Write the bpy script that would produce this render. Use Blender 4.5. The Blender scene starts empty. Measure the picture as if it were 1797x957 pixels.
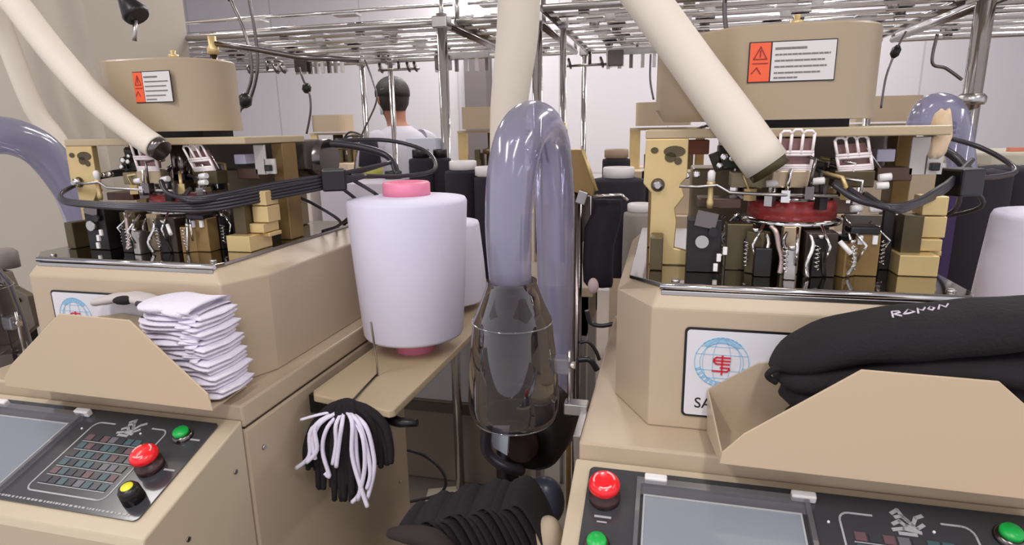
import bpy, bmesh, math, random
from mathutils import Vector, Matrix
C = bpy.context.scene.collection
random.seed(7)
# ------------------------------------------------------------------ camera
W, H = 1797, 957
F = 1070.0; CX, CY = 898.5, 478.5
CAM = Vector((0, 0, 1.5))
_vp = Vector((1172-CX, 222-CY, F)); _p2 = _vp + Vector((1000, -1000*math.tan(math.radians(1.0)), 0))
Yc = _vp.normalized(); Zc = _p2.cross(_vp).normalized()
if Zc.y > 0: Zc = -Zc
Xc = Yc.cross(Zc) * -1
Xc = Zc.cross(Yc) * -1
if Xc.x < 0: Xc = -Xc
def c2w(v): return Vector((Xc.dot(v), Yc.dot(v), Zc.dot(v)))
right = c2w(Vector((1, 0, 0))); up = c2w(Vector((0, -1, 0))); back = c2w(Vector((0, 0, -1)))
cam = bpy.data.cameras.new('camera'); co = bpy.data.objects.new('camera', cam); C.objects.link(co)
m = Matrix((right, up, back)).transposed().to_4x4(); m.translation = CAM; co.matrix_world = m
cam.sensor_fit = 'HORIZONTAL'; cam.sensor_width = 36; cam.lens = F/W*36; cam.clip_start = .02; cam.clip_end = 60
bpy.context.scene.camera = co
def ray(u, v): return c2w(Vector(((u-CX)/F, (v-CY)/F, 1)))
def aY(u, v, Y): d = ray(u, v); return CAM + d*(Y/d.y)
def aZ(u, v, Z): d = ray(u, v); return CAM + d*((Z-CAM.z)/d.z)
# ------------------------------------------------------------------ world, lights, exposure
sc = bpy.context.scene
sc.view_settings.view_transform = 'Standard'; sc.view_settings.look = 'None'
sc.view_settings.exposure = 0.0; sc.view_settings.gamma = 1; sc.view_settings.use_curve_mapping = False
w = bpy.data.worlds.new('world'); sc.world = w; w.use_nodes = True
w.node_tree.nodes['Background'].inputs[0].default_value = (.90, .89, .95, 1); w.node_tree.nodes['Background'].inputs[1].default_value = 1.0
def area(name, loc, size, sy, power, col=(1, .97, .95), rot=(0, 0, 0)):
    l = bpy.data.lights.new(name, 'AREA'); l.shape = 'RECTANGLE'; l.size = size; l.size_y = sy; l.energy = power; l.color = col
    o = bpy.data.objects.new(name, l); C.objects.link(o); o.location = loc; o.rotation_euler = rot; return o
TUBES = [(-2.6, .6, 16), (-1.1, -.9, 30), (.45, -.9, 30), (2.0, .6, 16), (-2.6, 3.0, 30), (-.6, 3.4, 30), (1.4, 3.0, 30), (-1.6, 4.9, 34), (.9, 4.9, 34)]
for i, (x, y, p) in enumerate(TUBES):
    area('ceiling_tube_light', (x, y, 3.1), .14, 1.3, p)
# ------------------------------------------------------------------ materials
def lin(c):
    return tuple(((x/255)/12.92 if x/255 <= .04045 else ((x/255+.055)/1.055)**2.4) for x in c) + (1,)
MATS = {}
def mat(name, col, rough=.5, metal=0, noise=0, scale=20, bump=0, alpha=None, trans=0, emit=None, coat=0, aniso=None):
    if name in MATS: return MATS[name]
    m = bpy.data.materials.new(name); m.use_nodes = True; nt = m.node_tree; b = nt.nodes['Principled BSDF']
    c = lin(col); b.inputs['Base Color'].default_value = c; b.inputs['Roughness'].default_value = rough; b.inputs['Metallic'].default_value = metal
    if coat: b.inputs['Coat Weight'].default_value = coat; b.inputs['Coat Roughness'].default_value = .1
    if trans: b.inputs['Transmission Weight'].default_value = trans
    if alpha is not None: b.inputs['Alpha'].default_value = alpha
    if emit: b.inputs['Emission Color'].default_value = lin(emit[0]); b.inputs['Emission Strength'].default_value = emit[1]
    if noise or bump:
        tc = nt.nodes.new('ShaderNodeTexCoord'); n = nt.nodes.new('ShaderNodeTexNoise'); n.inputs['Scale'].default_value = scale; n.inputs['Detail'].default_value = 4
        nt.links.new(tc.outputs['Object'], n.inputs['Vector'])
        if noise:
            r = nt.nodes.new('ShaderNodeMapRange'); r.inputs[3].default_value = 1-noise; r.inputs[4].default_value = 1+noise*.5
            mx = nt.nodes.new('ShaderNodeMix'); mx.data_type = 'RGBA'; mx.blend_type = 'MULTIPLY'; mx.inputs[0].default_value = 1
            nt.links.new(n.outputs['Fac'], r.inputs[0]); mx.inputs[6].default_value = c; nt.links.new(r.outputs[0], mx.inputs[7]); nt.links.new(mx.outputs[2], b.inputs['Base Color'])
        if bump:
            bp = nt.nodes.new('ShaderNodeBump'); bp.inputs['Strength'].default_value = bump; bp.inputs['Distance'].default_value = .01
            nt.links.new(n.outputs['Fac'], bp.inputs['Height']); nt.links.new(bp.outputs[0], b.inputs['Normal'])
    MATS[name] = m; return m
def clear(name, tint, dif, fac, rough=.08, gl=.12):
    """plastic film: tinted transparent mixed with a little translucent body and a clear gloss"""
    m = bpy.data.materials.new(name); m.use_nodes = True; nt = m.node_tree; nt.nodes.clear()
    o = nt.nodes.new('ShaderNodeOutputMaterial'); t = nt.nodes.new('ShaderNodeBsdfTransparent'); t.inputs[0].default_value = lin(tint)
    d = nt.nodes.new('ShaderNodeBsdfDiffuse'); d.inputs[0].default_value = lin(dif); tl = nt.nodes.new('ShaderNodeBsdfTranslucent'); tl.inputs[0].default_value = lin(dif)
    md = nt.nodes.new('ShaderNodeMixShader'); md.inputs[0].default_value = .4; nt.links.new(d.outputs[0], md.inputs[1]); nt.links.new(tl.outputs[0], md.inputs[2])
    a = nt.nodes.new('ShaderNodeMixShader'); a.inputs[0].default_value = fac; nt.links.new(t.outputs[0], a.inputs[1]); nt.links.new(md.outputs[0], a.inputs[2])
    g = nt.nodes.new('ShaderNodeBsdfGlossy'); g.inputs['Roughness'].default_value = rough
    lw = nt.nodes.new('ShaderNodeLayerWeight'); lw.inputs[0].default_value = .35
    mr = nt.nodes.new('ShaderNodeMapRange'); mr.inputs[3].default_value = gl*.35; mr.inputs[4].default_value = min(1, gl*4.5); nt.links.new(lw.outputs['Facing'], mr.inputs[0])
    b = nt.nodes.new('ShaderNodeMixShader'); nt.links.new(mr.outputs[0], b.inputs[0]); nt.links.new(a.outputs[0], b.inputs[1]); nt.links.new(g.outputs[0], b.inputs[2])
    nt.links.new(b.outputs[0], o.inputs[0]); MATS[name] = m; return m
beige = mat('beige_enamel', (190, 171, 147), .38, noise=.04, scale=3)
beige2 = mat('beige_enamel_hood', (170, 151, 126), .36, noise=.04, scale=3, coat=.1)
seamm = mat('seam_dark', (70, 54, 40), .7)
chrome = mat('chrome', (225, 222, 222), .12, 1)
dchrome = mat('dark_chrome', (120, 112, 112), .22, 1)
steel = mat('steel', (190, 186, 184), .3, 1, noise=.1, scale=60)
brass = mat('brass', (216, 190, 136), .35, .45, noise=.15, scale=25)
brassd = mat('aged_brass', (150, 122, 78), .38, .5, noise=.2, scale=30)
olive = mat('olive_metal', (96, 84, 62), .4, .6, noise=.2, scale=40)
blackm = mat('black_metal', (38, 34, 36), .4, .3)
blackp = mat('black_plastic', (24, 21, 24), .35)
rubber = mat('black_rubber_hose', (46, 42, 48), .32)
redp = mat('red_plastic', (238, 22, 34), .3, coat=.4)
redring = mat('dark_red_ring', (150, 48, 46), .35)
greenp = mat('green_plastic', (24, 176, 74), .35)
yellowp = mat('yellow_plastic', (232, 226, 60), .4)
panelm = mat('control_panel_black', (62, 62, 66), .22, coat=.4)
screenm = mat('screen_glass', (136, 142, 152), .12, coat=.6)
silverp = mat('silver_print', (170, 170, 172), .4)
greyk = mat('grey_key', (104, 104, 110), .4)
tealp = mat('teal_print', (68, 90, 96), .4)
pinkp = mat('pink_print', (104, 78, 84), .4)
whitep = mat('white_plastic', (232, 228, 228), .35)
pinkw = mat('pink_white_plastic', (252, 240, 240), .35)
pinkt = mat('pink_tube', (240, 140, 170), .4)
yarnw = mat('white_yarn', (232, 226, 244), .9, bump=.15, scale=300)
def winding(name, col, sc_):
    m = mat(name, col, .85); nt = m.node_tree; b = nt.nodes['Principled BSDF']
    tc = nt.nodes.new('ShaderNodeTexCoord'); wv = nt.nodes.new('ShaderNodeTexWave'); wv.bands_direction = 'Z'; wv.inputs['Scale'].default_value = sc_; wv.inputs['Distortion'].default_value = 1.5
    bp = nt.nodes.new('ShaderNodeBump'); bp.inputs['Strength'].default_value = .15; bp.inputs['Distance'].default_value = .002
    nt.links.new(tc.outputs['Object'], wv.inputs['Vector']); nt.links.new(wv.outputs['Fac'], bp.inputs['Height']); nt.links.new(bp.outputs[0], b.inputs['Normal']); return m
conew = winding('white_yarn_winding', (226, 222, 242), 140)
coneb = winding('black_yarn_winding', (34, 28, 38), 140)
conep = winding('purple_yarn_winding', (62, 46, 88), 140)
knitb = mat('black_knit', (30, 25, 29), .95, bump=.25, scale=220)
knitw = mat('white_knit', (228, 222, 236), .95, bump=.3, scale=180)
knitg = mat('dark_grey_knit', (66, 64, 72), .95, bump=.3, scale=180)
fabric = mat('white_hose_fabric', (226, 216, 202), .8, noise=.04, scale=8, bump=.05)
wallm = mat('white_wall_panel', (214, 210, 214), .7, noise=.03, scale=1.5)
lampm = mat('tube_light_face', (255, 252, 248), .5, emit=((255, 250, 245), 3))
hoseclear = clear('grey_clear_hose', (216, 216, 234), (178, 178, 202), .46, .14, .11)
cupclear = clear('smoky_clear_cup', (142, 132, 136), (110, 102, 108), .16, .04, .16)
glassp = clear('clear_plastic', (235, 235, 240), (200, 200, 205), .2, .05, .2)
# ------------------------------------------------------------------ mesh helpers
class MB:
    def __init__(s): s.v = []; s.f = []; s.sm = []
    def add(s, vs, fs, smooth=False):
        n = len(s.v); s.v += [Vector(v) for v in vs]; s.f += [tuple(i+n for i in f) for f in fs]; s.sm += [smooth]*len(fs); return s
    def box(s, x0, x1, y0, y1, z0, z1, rot=0, tilt=0):
        vs = [Vector((x, y, z)) for z in (z0, z1) for y in (y0, y1) for x in (x0, x1)]
        if rot or tilt:
            c = Vector(((x0+x1)/2, (y0+y1)/2, (z0+z1)/2)); R_ = Matrix.Rotation(rot, 3, 'Z') @ Matrix.Rotation(tilt, 3, 'Y'); vs = [c + R_ @ (v-c) for v in vs]
        return s.add(vs, [(0, 2, 3, 1), (4, 5, 7, 6), (0, 1, 5, 4), (2, 6, 7, 3), (0, 4, 6, 2), (1, 3, 7, 5)])
    def hexa(s, a, b):   # bottom quad a, top quad b
        return s.add(list(a)+list(b), [(3, 2, 1, 0), (4, 5, 6, 7), (0, 1, 5, 4), (1, 2, 6, 5), (2, 3, 7, 6), (3, 0, 4, 7)])
    def loft(s, rings, cap=True, smooth=True, closed=True):
        n = len(rings[0]); vs = [p for r in rings for p in r]; fs = []
        for i in range(len(rings)-1):
            for j in range(n if closed else n-1):
                k = (j+1) % n; fs.append((i*n+j, i*n+k, (i+1)*n+k, (i+1)*n+j))
        s.add(vs, fs, smooth)
        if cap:
            s.add(rings[0], [tuple(reversed(range(n)))]); s.add(rings[-1], [tuple(range(n))])
        return s
    def prism(s, poly, z0, z1, top=None):
        a = [Vector((p[0], p[1], z0)) for p in poly]; b = [Vector((p[0], p[1], z1)) for p in (top or poly)]
        return s.loft([a, b], smooth=False)
    def slab(s, pts, nrm):   # polygon in 3d extruded by vector nrm
        a = [Vector(p) for p in pts]; b = [p+Vector(nrm) for p in a]; return s.loft([a, b], smooth=False)
    def tube(s, pts, r, n=10, cap=True, closed=False, smooth_path=0, flat=1):
        P = [Vector(p) for p in pts]
        R_ = list(r) if hasattr(r, '__len__') else [r]*len(P)
        if smooth_path and len(P) > 2:
            Q, RR = [], []
            for i in range(len(P)-1):
                p0 = P[max(i-1, 0)]; p1 = P[i]; p2 = P[i+1]; p3 = P[min(i+2, len(P)-1)]
                for k in range(smooth_path):
                    t = k/smooth_path
                    Q.append(.5*((2*p1)+(-p0+p2)*t+(2*p0-5*p1+4*p2-p3)*t*t+(-p0+3*p1-3*p2+p3)*t**3)); RR.append(R_[i]*(1-t)+R_[i+1]*t)
            Q.append(P[-1]); RR.append(R_[-1]); P, R_ = Q, RR
        rings = []; prev = None
        for i, p in enumerate(P):
            t = (P[min(i+1, len(P)-1)]-P[max(i-1, 0)]); t = t.normalized() if t.length > 1e-9 else Vector((0, 0, 1))
            if prev is None:
                a = Vector((0, 0, 1)) if abs(t.z) < .9 else Vector((1, 0, 0)); u = t.cross(a).normalized()
            else: u = (prev - t*prev.dot(t)).normalized()
            prev = u; v = t.cross(u)
            rings.append([p + (u*math.cos(a_)*1 + v*math.sin(a_)*flat)*R_[i] for a_ in [2*math.pi*k/n for k in range(n)]])
        return s.loft(rings, cap)
    def lathe(s, prof, c, axis=(0, 0, 1), n=24, cap=True):
        ax = Vector(axis).normalized(); a = Vector((0, 0, 1)) if abs(ax.z) < .9 else Vector((1, 0, 0)); u = ax.cross(a).normalized(); v = ax.cross(u); c = Vector(c)
        return s.loft([[c + ax*h + (u*math.cos(t) + v*math.sin(t))*max(r, 1e-5) for t in [2*math.pi*k/n for k in range(n)]] for r, h in prof], cap)
    def sphere(s, c, r, n=12, sc=(1, 1, 1)):
        c = Vector(c); rings = []
        for i in range(n+1):
            th = math.pi*i/n; rings.append([c+Vector((max(math.sin(th), 1e-4)*math.cos(p)*r*sc[0], max(math.sin(th), 1e-4)*math.sin(p)*r*sc[1], -math.cos(th)*r*sc[2])) for p in [2*math.pi*k/(n*2) for k in range(n*2)]])
        return s.loft(rings)
def origin(o):
    while o.parent: o = o.parent
    return Vector(o.location)
def obj(name, mb, m, parent=None, bevel=0, loc=None, sub=0, label=None):
    me = bpy.data.meshes.new(name)
    off = origin(parent) if parent else Vector(loc if loc is not None else (0, 0, 0))
    me.from_pydata([v-off for v in mb.v], [], mb.f); me.materials.append(m)
    me.polygons.foreach_set('use_smooth', mb.sm); me.update()
    bm = bmesh.new(); bm.from_mesh(me); bmesh.ops.remove_doubles(bm, verts=bm.verts, dist=1e-6); bmesh.ops.recalc_face_normals(bm, faces=bm.faces); bm.to_mesh(me); bm.free()
    o = bpy.data.objects.new(name, me); C.objects.link(o)
    if parent: o.parent = parent
    else: o.location = off
    if bevel:
        b = o.modifiers.new('bevel', 'BEVEL'); b.width = bevel; b.segments = 2; b.limit_method = 'ANGLE'; b.angle_limit = .6
    if sub:
        b = o.modifiers.new('sub', 'SUBSURF'); b.levels = sub; b.render_levels = sub
    if label: o['label'] = label
    return o
def thing(name, label, cat, loc, group=None):
    o = bpy.data.objects.new(name, None); C.objects.link(o); o.location = loc; o.empty_display_size = .05
    return tag(o, label, cat, group)
def tag(o, label, cat, group=None, kind=None):
    o['label'] = label; o['category'] = cat
    if group: o['group'] = group
    if kind: o['kind'] = kind
    return o
def struct(name, mb, m, bevel=0): o = obj(name, mb, m, bevel=bevel); o['kind'] = 'structure'; return o
def dup(root, delta, label=None, group=None):
    def cp(o, par):
        c = o.copy(); C.objects.link(c)
        if par: c.parent = par
        for ch in [x for x in KIDS if x.parent == o]: cp(ch, c)
        return c
    KIDS = list(root.children_recursive); r = cp(root, None); r.location = Vector(root.location)+Vector(delta)
    if label: r['label'] = label
    if group: r['group'] = group
    return r
def textmesh(txt, size, name, m, parent, pos, ux, uz, ext=.0004):
    """lettering as a thin mesh: pos = lower left, ux = reading direction, uz = up direction"""
    cu = bpy.data.curves.new('lettering', 'FONT'); cu.body = txt; cu.size = size; cu.extrude = ext; cu.resolution_u = 3
    t = bpy.data.objects.new('lettering', cu); C.objects.link(t); bpy.context.view_layer.update()
    me = bpy.data.meshes.new_from_object(t.evaluated_get(bpy.context.evaluated_depsgraph_get()))
    bpy.data.objects.remove(t); ux = Vector(ux).normalized(); uz = Vector(uz).normalized(); un = ux.cross(uz)
    mb = MB(); mb.add([Vector(pos)+ux*v.co.x+uz*v.co.y+un*v.co.z for v in me.vertices], [tuple(p.vertices) for p in me.polygons])
    return obj(name, mb, m, parent)
DX = -1.168
# ------------------------------------------------------------------ setting
struct('floor', MB().box(-6, 5, -2.5, 7, -.1, 0), mat('concrete_floor', (128, 118, 108), .55, noise=.15, scale=3))
def panelled():
    m = wallm; nt = m.node_tree; b = nt.nodes['Principled BSDF']
    tc = nt.nodes.new('ShaderNodeTexCoord'); br = nt.nodes.new('ShaderNodeTexBrick'); br.offset = 0
    br.inputs['Scale'].default_value = 1; br.inputs['Brick Width'].default_value = .95; br.inputs['Row Height'].default_value = 1.1; br.inputs['Mortar Size'].default_value = .008
    br.inputs['Color1'].default_value = lin((214, 210, 216)); br.inputs['Color2'].default_value = lin((208, 204, 210)); br.inputs['Mortar'].default_value = lin((188, 184, 190))
    mp = nt.nodes.new('ShaderNodeMapping'); mp.inputs['Rotation'].default_value = (math.pi/2, 0, 0)
    nt.links.new(tc.outputs['Object'], mp.inputs[0]); nt.links.new(mp.outputs[0], br.inputs[0]); nt.links.new(br.outputs[0], b.inputs['Base Color'])
panelled()
struct('wall_back', MB().box(-6, 5, 5.6, 5.75, 0, 3.2), wallm)
struct('wall_left', MB().box(-6.1, -6, 2.5, 5.6, 0, 3.2), wallm)
struct('wall_right', MB().box(5, 5.1, 2.5, 5.6, 0, 3.2), wallm)
struct('ceiling', MB().box(-6, 5, -2.5, 5.6, 3.2, 3.3), mat('ceiling_white', (226, 224, 224), .8))
e = aY(162, 100, 1.75)
struct('trim_1', MB().box(-2.9, e.x, 1.75, 2.2, 0, 3.2), mat('pillar_paint', (186, 176, 164), .8, noise=.06, scale=2))
e0 = aY(815, 150, 5.4); e1 = aY(853, 150, 5.4)
struct('trim_2', MB().box(e0.x, e1.x, 5.4, 5.6, 0, 2.35), mat('grey_column', (112, 102, 104), .6))
for (x, y, p) in TUBES:
    t = thing('ceiling_light', 'slim white tube light fixed to the ceiling', 'light', (x, y, 3.2), 'tube lights on the ceiling')
    obj('housing', MB().box(x-.08, x+.08, y-.68, y+.68, 3.13, 3.2), whitep, t, .005)
    obj('diffuser', MB().box(x-.06, x+.06, y-.65, y+.65, 3.105, 3.13), lampm, t)
# ------------------------------------------------------------------ the knitting machine (built once at the right, copied to the left)
PN = Vector((0, -.332, 1)).normalized(); PU = Vector((0, 1, .332)).normalized()
def pp(x, y, h=0): return Vector((x, y, 1.03+.332*(y-.807))) + PN*h
def pbox(mb, x0, x1, y0, y1, h0, h1): return mb.hexa([pp(x0, y0, h0), pp(x1, y0, h0), pp(x1, y1, h0), pp(x0, y1, h0)], [pp(x0, y0, h1), pp(x1, y0, h1), pp(x1, y1, h1), pp(x0, y1, h1)])
def fbox(mb, u0, v0, u1, v1, Y, dep, rot=0, tilt=0, floor=False):
    a = aY(u0, v0, Y); b = aY(u1, v1, Y); return mb.box(min(a.x, b.x), max(a.x, b.x), Y, Y+dep, 1.2765 if floor else min(a.z, b.z), max(a.z, b.z), rot, tilt)
def rrect(x0, x1, y0, y1, r, n=4):
    out = []
    for cx, cy, a0 in ((x1-r, y0+r, -90), (x1-r, y1-r, 0), (x0+r, y1-r, 90), (x0+r, y0+r, 180)):
        for k in range(n+1): a = math.radians(a0+90*k/n); out.append((cx+r*math.cos(a), cy+r*math.sin(a)))
    return out
def strokes(mb, pts2, fn, wd, h=.0006):
    for a, b in zip(pts2[:-1], pts2[1:]):
        A = Vector((a[0], a[1])); B = Vector((b[0], b[1])); d = (B-A)
        if d.length < 1e-6: continue
        n = Vector((-d.y, d.x)).normalized()*wd/2; e_ = d.normalized()*wd*.3
        q = [A-e_-n, B+e_-n, B+e_+n, A-e_+n]
        mb.hexa([fn(p.x, p.y, 0) for p in q], [fn(p.x, p.y, h) for p in q])
    return mb
def machine():
    R = thing('knitting_machine', 'beige knitting machine at the right, black socks in its tray', 'machine', (.2, 1.1, 0), 'beige knitting machines')
    # base cabinet and ledge
    b = MB().box(-.108, .49, .81, 1.44, .08, 1.008)
    cab = obj('cabinet', b, beige, R, .004)
    obj('foot_plinth', MB().box(-.08, .46, .83, 1.40, 0, .08), blackm, R)
    obj('seam', MB().box(-.104, .486, .814, 1.436, 1.006, 1.0135), seamm, R)
    obj('ledge', MB().box(-.108, .49, .808, 1.44, 1.013, 1.054), beige, R, .004)
    # upper body with chamfered corners and a bevelled top
    lo = [(-.012, .88), (.418, .88), (.454, .965), (.454, 1.42), (-.07, 1.42), (-.07, .985)]
    hi = [(.0, .9), (.392, .9), (.402, .915), (.402, 1.405), (-.045, 1.405), (-.045, .945)]
    a0 = [Vector((x, y, 1.054)) for x, y in lo]; a1 = [Vector((x, y, 1.243)) for x, y in lo]; a2 = [Vector((x, y, 1.27)) for x, y in hi]
    obj('body_shell', MB().loft([a0, a1, a2], smooth=False), beige, R, .003)
    obj('deck_plate', MB().prism([(-.002, .897), (.398, .897), (.406, .912), (.406, 1.41), (-.049, 1.41), (-.049, .94)], 1.27, 1.276), mat('polished_deck', (168, 164, 158), .07, 1), R, .001)
    obj('deck_lip', MB().tube([(-.002, .895, 1.271), (.398, .895, 1.271)], .0045, 14), chrome, R)
    obj('lip_strip', MB().box(0, .396, .891, .897, 1.259, 1.266), steel, R, .001)
    for (x, y) in ((.02, .91), (.38, .915), (.385, 1.37)): obj('screw', MB().lathe([(.006, 0), (.006, .002), (.004, .004)], (x, y, 1.276), n=12), steel, R)
    for p in ((.4905, .85, .955), (.4905, 1.38, .955), (.4905, 1.38, .56)): obj('side_screw', MB().lathe([(.005, 0), (.004, .003)], p, (1, 0, 0), n=10), steel, R)
    # console wedge
    pr_ = [(.8055, 1.0285), (.588, .9563), (.583, .945), (.583, .62), (.8055, .55)]
    cons = obj('console', MB().loft([[Vector((x, y, z)) for y, z in pr_] for x in (-.112, .489)], smooth=False), mat('beige_enamel_light', (196, 180, 156), .38, noise=.04, scale=3), R, .003)
    for y, z in ((.775, .95), (.66, .905)): obj('console_screw', MB().lathe([(.0045, 0), (.004, .002)], (.489, y, z), (1, 0, 0), n=10), steel, R)
    pan = obj('control_panel', MB().slab([pp(x, y, .0003) for x, y in rrect(-.089, .457, .609, .791, .008)], PN*.002), panelm, R)
    T = .0024
    scr = obj('touch_screen', pbox(MB(), -.01, .182, .622, .75, T, T+.004), screenm, pan)
    fr = MB()
    for q in ((-.022, .196, .766, .776), (-.022, .196, .612, .619), (-.022, -.0165, .612, .776), (.19, .196, .612, .776)): pbox(fr, *q, T, T+.009)
    obj('screen_cover_rim', fr, glassp, pan)
    fr = MB()
    for q in ((-.0125, .1845, .75, .7525), (-.0125, .1845, .6195, .622), (-.0125, -.01, .622, .75), (.182, .1845, .622, .75)): pbox(fr, *q, T, T+.005)
    obj('screen_bezel', fr, silverp, pan)
    obj('screen_border', pbox(MB(), -.0165, .19, .753, .766, T, T+.003), mat('screen_border_grey', (96, 94, 100), .2), pan)
    for x in (-.012, .175): obj('cover_hinge', pbox(MB(), x, x+.03, .772, .782, T, T+.012), whitep, pan, .002)
    # keypad: outline with a gap at the top, emblem, rows of outlined keys
    fn = lambda x, y, h: pp(x, y, T+h)
    rr = rrect(.229, .378, .63, .765, .012)
    ol = rr[10:15]+rr[15:]+rr[:5]+rr[5:10]
    k = MB(); strokes(k, [(.268, .765)]+rr[10:15]+rr[15:20]+rr[0:5]+rr[5:10]+[(.345, .765)], fn, .0024); obj('keypad_outline', k, silverp, pan)
    em = MB()
    for st in ([(.292, .772), (.300, .778), (.304, .768), (.312, .758), (.318, .769), (.326, .773)], [(.290, .757), (.298, .762), (.304, .756), (.316, .754), (.324, .760)], [(.295, .767), (.303, .770), (.309, .762)], [(.288, .749), (.3, .752), (.318, .749)], [(.294, .745), (.312, .745)]):
        strokes(em, st, fn, .0045)
    obj('emblem', em, silverp, pan)
    cols = 8; rows = 6
    for r_ in range(rows):
        x0, x1 = .24+.002*r_*0, .367; y = .645+r_*.0165
        kb = MB(); strokes(kb, [(x0, y-.002), (x1, y-.002)], fn, .0011); obj('row_line', kb, silverp, pan)
        for c_ in range(cols):
            xx = x0+(x1-x0)*c_/cols
            kk = MB(); pbox(kk, xx+.0015, xx+(x1-x0)/cols-.0015, y, y+.0115, T, T+.0012)
            obj('key', kk, random.choice([tealp, tealp, panelm, greyk, pinkp]) if (r_+c_) % 3 else panelm, pan)
    tx = MB(); x = .1
    while x < .44:
        wd = random.uniform(.002, .006); pbox(tx, x, x+wd, .6145, .6175, T, T+.0004); x += wd+random.uniform(.0015, .004)
    obj('fine_print', tx, silverp, pan)
    for (x, y) in ((.215, .748), (.333, .752)): obj('indicator', MB().lathe([(.002, 0), (.0015, .002)], pp(x, y, T), PN, n=10), whitep, pan)
    def estop(x, y):
        o = obj('emergency_stop', MB().lathe([(.017, .022), (.0205, .026), (.021, .031), (.0185, .036), (.012, .039), (.0001, .0395)], pp(x, y), PN, 28), redp, R)
        obj('collar', MB().lathe([(.021, 0), (.021, .01), (.016, .011), (.0145, .022)], pp(x, y, T), PN, 24), mat('dark_collar', (60, 30, 34), .4), o)
        obj('ring', MB().lathe([(.0152, 0), (.0152, .003)], pp(x, y, .02), PN, 24), steel, o)
        ar = MB()
        for a0 in (10, 130, 250):
            ux = Vector((1, 0, 0)); pts = [pp(x, y, .0388) + (ux*math.cos(math.radians(a0+t)) + PU*math.sin(math.radians(a0+t)))*.0135 for t in range(0, 80, 10)]
            ar.tube(pts, .0014, 6)
        obj('arrow_marks', ar, mat('pale_pink_print', (255, 170, 170), .4), o)
    def button(x, y, m, name, h=.012):
        o = obj(name, MB().lathe([(.0125, h-.004), (.0125, h), (.011, h+.003), (.0001, h+.0035)], pp(x, y, T), PN, 24), m, R)
        obj('bezel', MB().lathe([(.0165, 0), (.0165, .004), (.0135, h-.004)], pp(x, y, T), PN, 24), dchrome, o)
    estop(-.0635, .742); button(-.066, .672, greenp, 'start_button')
    estop(.405, .695); button(.413, .757, greenp, 'start_button')
    kb = obj('selector_knob', MB().lathe([(.016, 0), (.015, .02), (.012, .026), (.0001, .0262)], pp(.424, .641, T), PN, 24), blackp, R)
    obj('knob_cap', MB().lathe([(.0088, .0262), (.0085, .0275), (.0001, .0278)], pp(.424, .641, T), PN, 20), yellowp, kb)
    for q in ((-.074, -.052, .712, .715), (-.070, -.057, .705, .707), (.43, .448, .752, .755), (.43, .45, .693, .696)): obj('button_caption', pbox(MB(), *q, T, T+.0005), silverp, pan)
    # name plate on the body front
    fr = lambda x, z, h: Vector((x, .88-h, z))
    sp = [Vector((x, .879, z)) for x, z in rrect(.036, .345, 1.077, 1.2165, .007)]
    pl = obj('name_plate', MB().slab(sp, (0, -.0015, 0)), blackp, R)
    obj('plate_face', MB().slab([Vector((x, .8775, z)) for x, z in rrect(.0395, .3415, 1.0805, 1.213, .005)], (0, -.0008, 0)), mat('plate_white', (222, 220, 226), .35), pl)
    fr2 = lambda x, z, h: Vector((x, .8766-h, z))
    blue = mat('pale_blue_print', (150, 196, 226), .5)
    g = MB(); cxx, czz = .0885, 1.1655
    for rad, wd in ((.0375, .0012), (.030, .0008)):
        strokes(g, [(cxx+rad*math.cos(t*math.pi/18), czz+rad*math.sin(t*math.pi/18)) for t in range(37)], fr2, wd)
    for ex in (.33, .7): strokes(g, [(cxx+.0375*ex*math.cos(t*math.pi/18), czz+.036*math.sin(t*math.pi/18)) for t in range(37)], fr2, .0007)
    for zz in (-.024, -.012, .012, .024):
        hw = math.sqrt(.0375**2-zz**2); strokes(g, [(cxx-hw, czz+zz), (cxx+hw, czz+zz)], fr2, .0007)
    for a in range(200, 345, 12):
        A = math.radians(a); strokes(g, [(cxx+.031*math.cos(A), czz+.031*math.sin(A)), (cxx+.0365*math.cos(A), czz+.0365*math.sin(A))], fr2, .0045)
    for a in range(50, 135, 10):
        A = math.radians(a); strokes(g, [(cxx+.0305*math.cos(A), czz+.0305*math.sin(A)), (cxx+.037*math.cos(A), czz+.037*math.sin(A))], fr2, .005)
    obj('globe_emblem', g, blue, pl)
    r_ = MB(); cz = czz-.003
    fr3 = lambda x, z, h: Vector((x, .8757-h, z))
    for st in ([(.012, .011), (-.007, .011), (-.0105, .008), (-.0105, .004), (-.007, .001), (.011, .001)], [(-.012, -.010), (.008, -.010), (.0115, -.007), (.0105, -.0045), (-.001, -.0045)], [(.001, .014), (.001, -.015)], [(-.010, .006), (.012, .006)]):
        strokes(r_, [(cxx+a, cz+b) for a, b in st], fr3, .0023)
    obj('red_monogram', r_, mat('red_print', (214, 44, 60), .5), pl)
    textmesh('SA', .023, 'lettering', blackp, pl, (.0535, .8764, 1.0925), (1, 0, 0), (0, 0, 1))
    # delivery tray: leaning front sheet, side cheeks and back sheet
    n = Vector((0, .003, .001))
    A_ = lambda x, z: Vector((x, .735, z))
    tray = obj('delivery_tray', MB().slab([A_(.080, 1.084), (A_(.497, 1.080)), A_(.492, 1.108), A_(.365, 1.2205), A_(.228, 1.223), A_(.106, 1.128), A_(.082, 1.10)], (0, .003, 0)), mat('beige_enamel_tray', (200, 178, 150), .4, noise=.03, scale=3), R, .001)
    obj('tray_floor', MB().slab([Vector((.082, .738, 1.083)), Vector((.495, .738, 1.079)), Vector((.45, .873, 1.057)), Vector((.075, .873, 1.058))], (0, 0, .003)), beige, tray)
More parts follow.
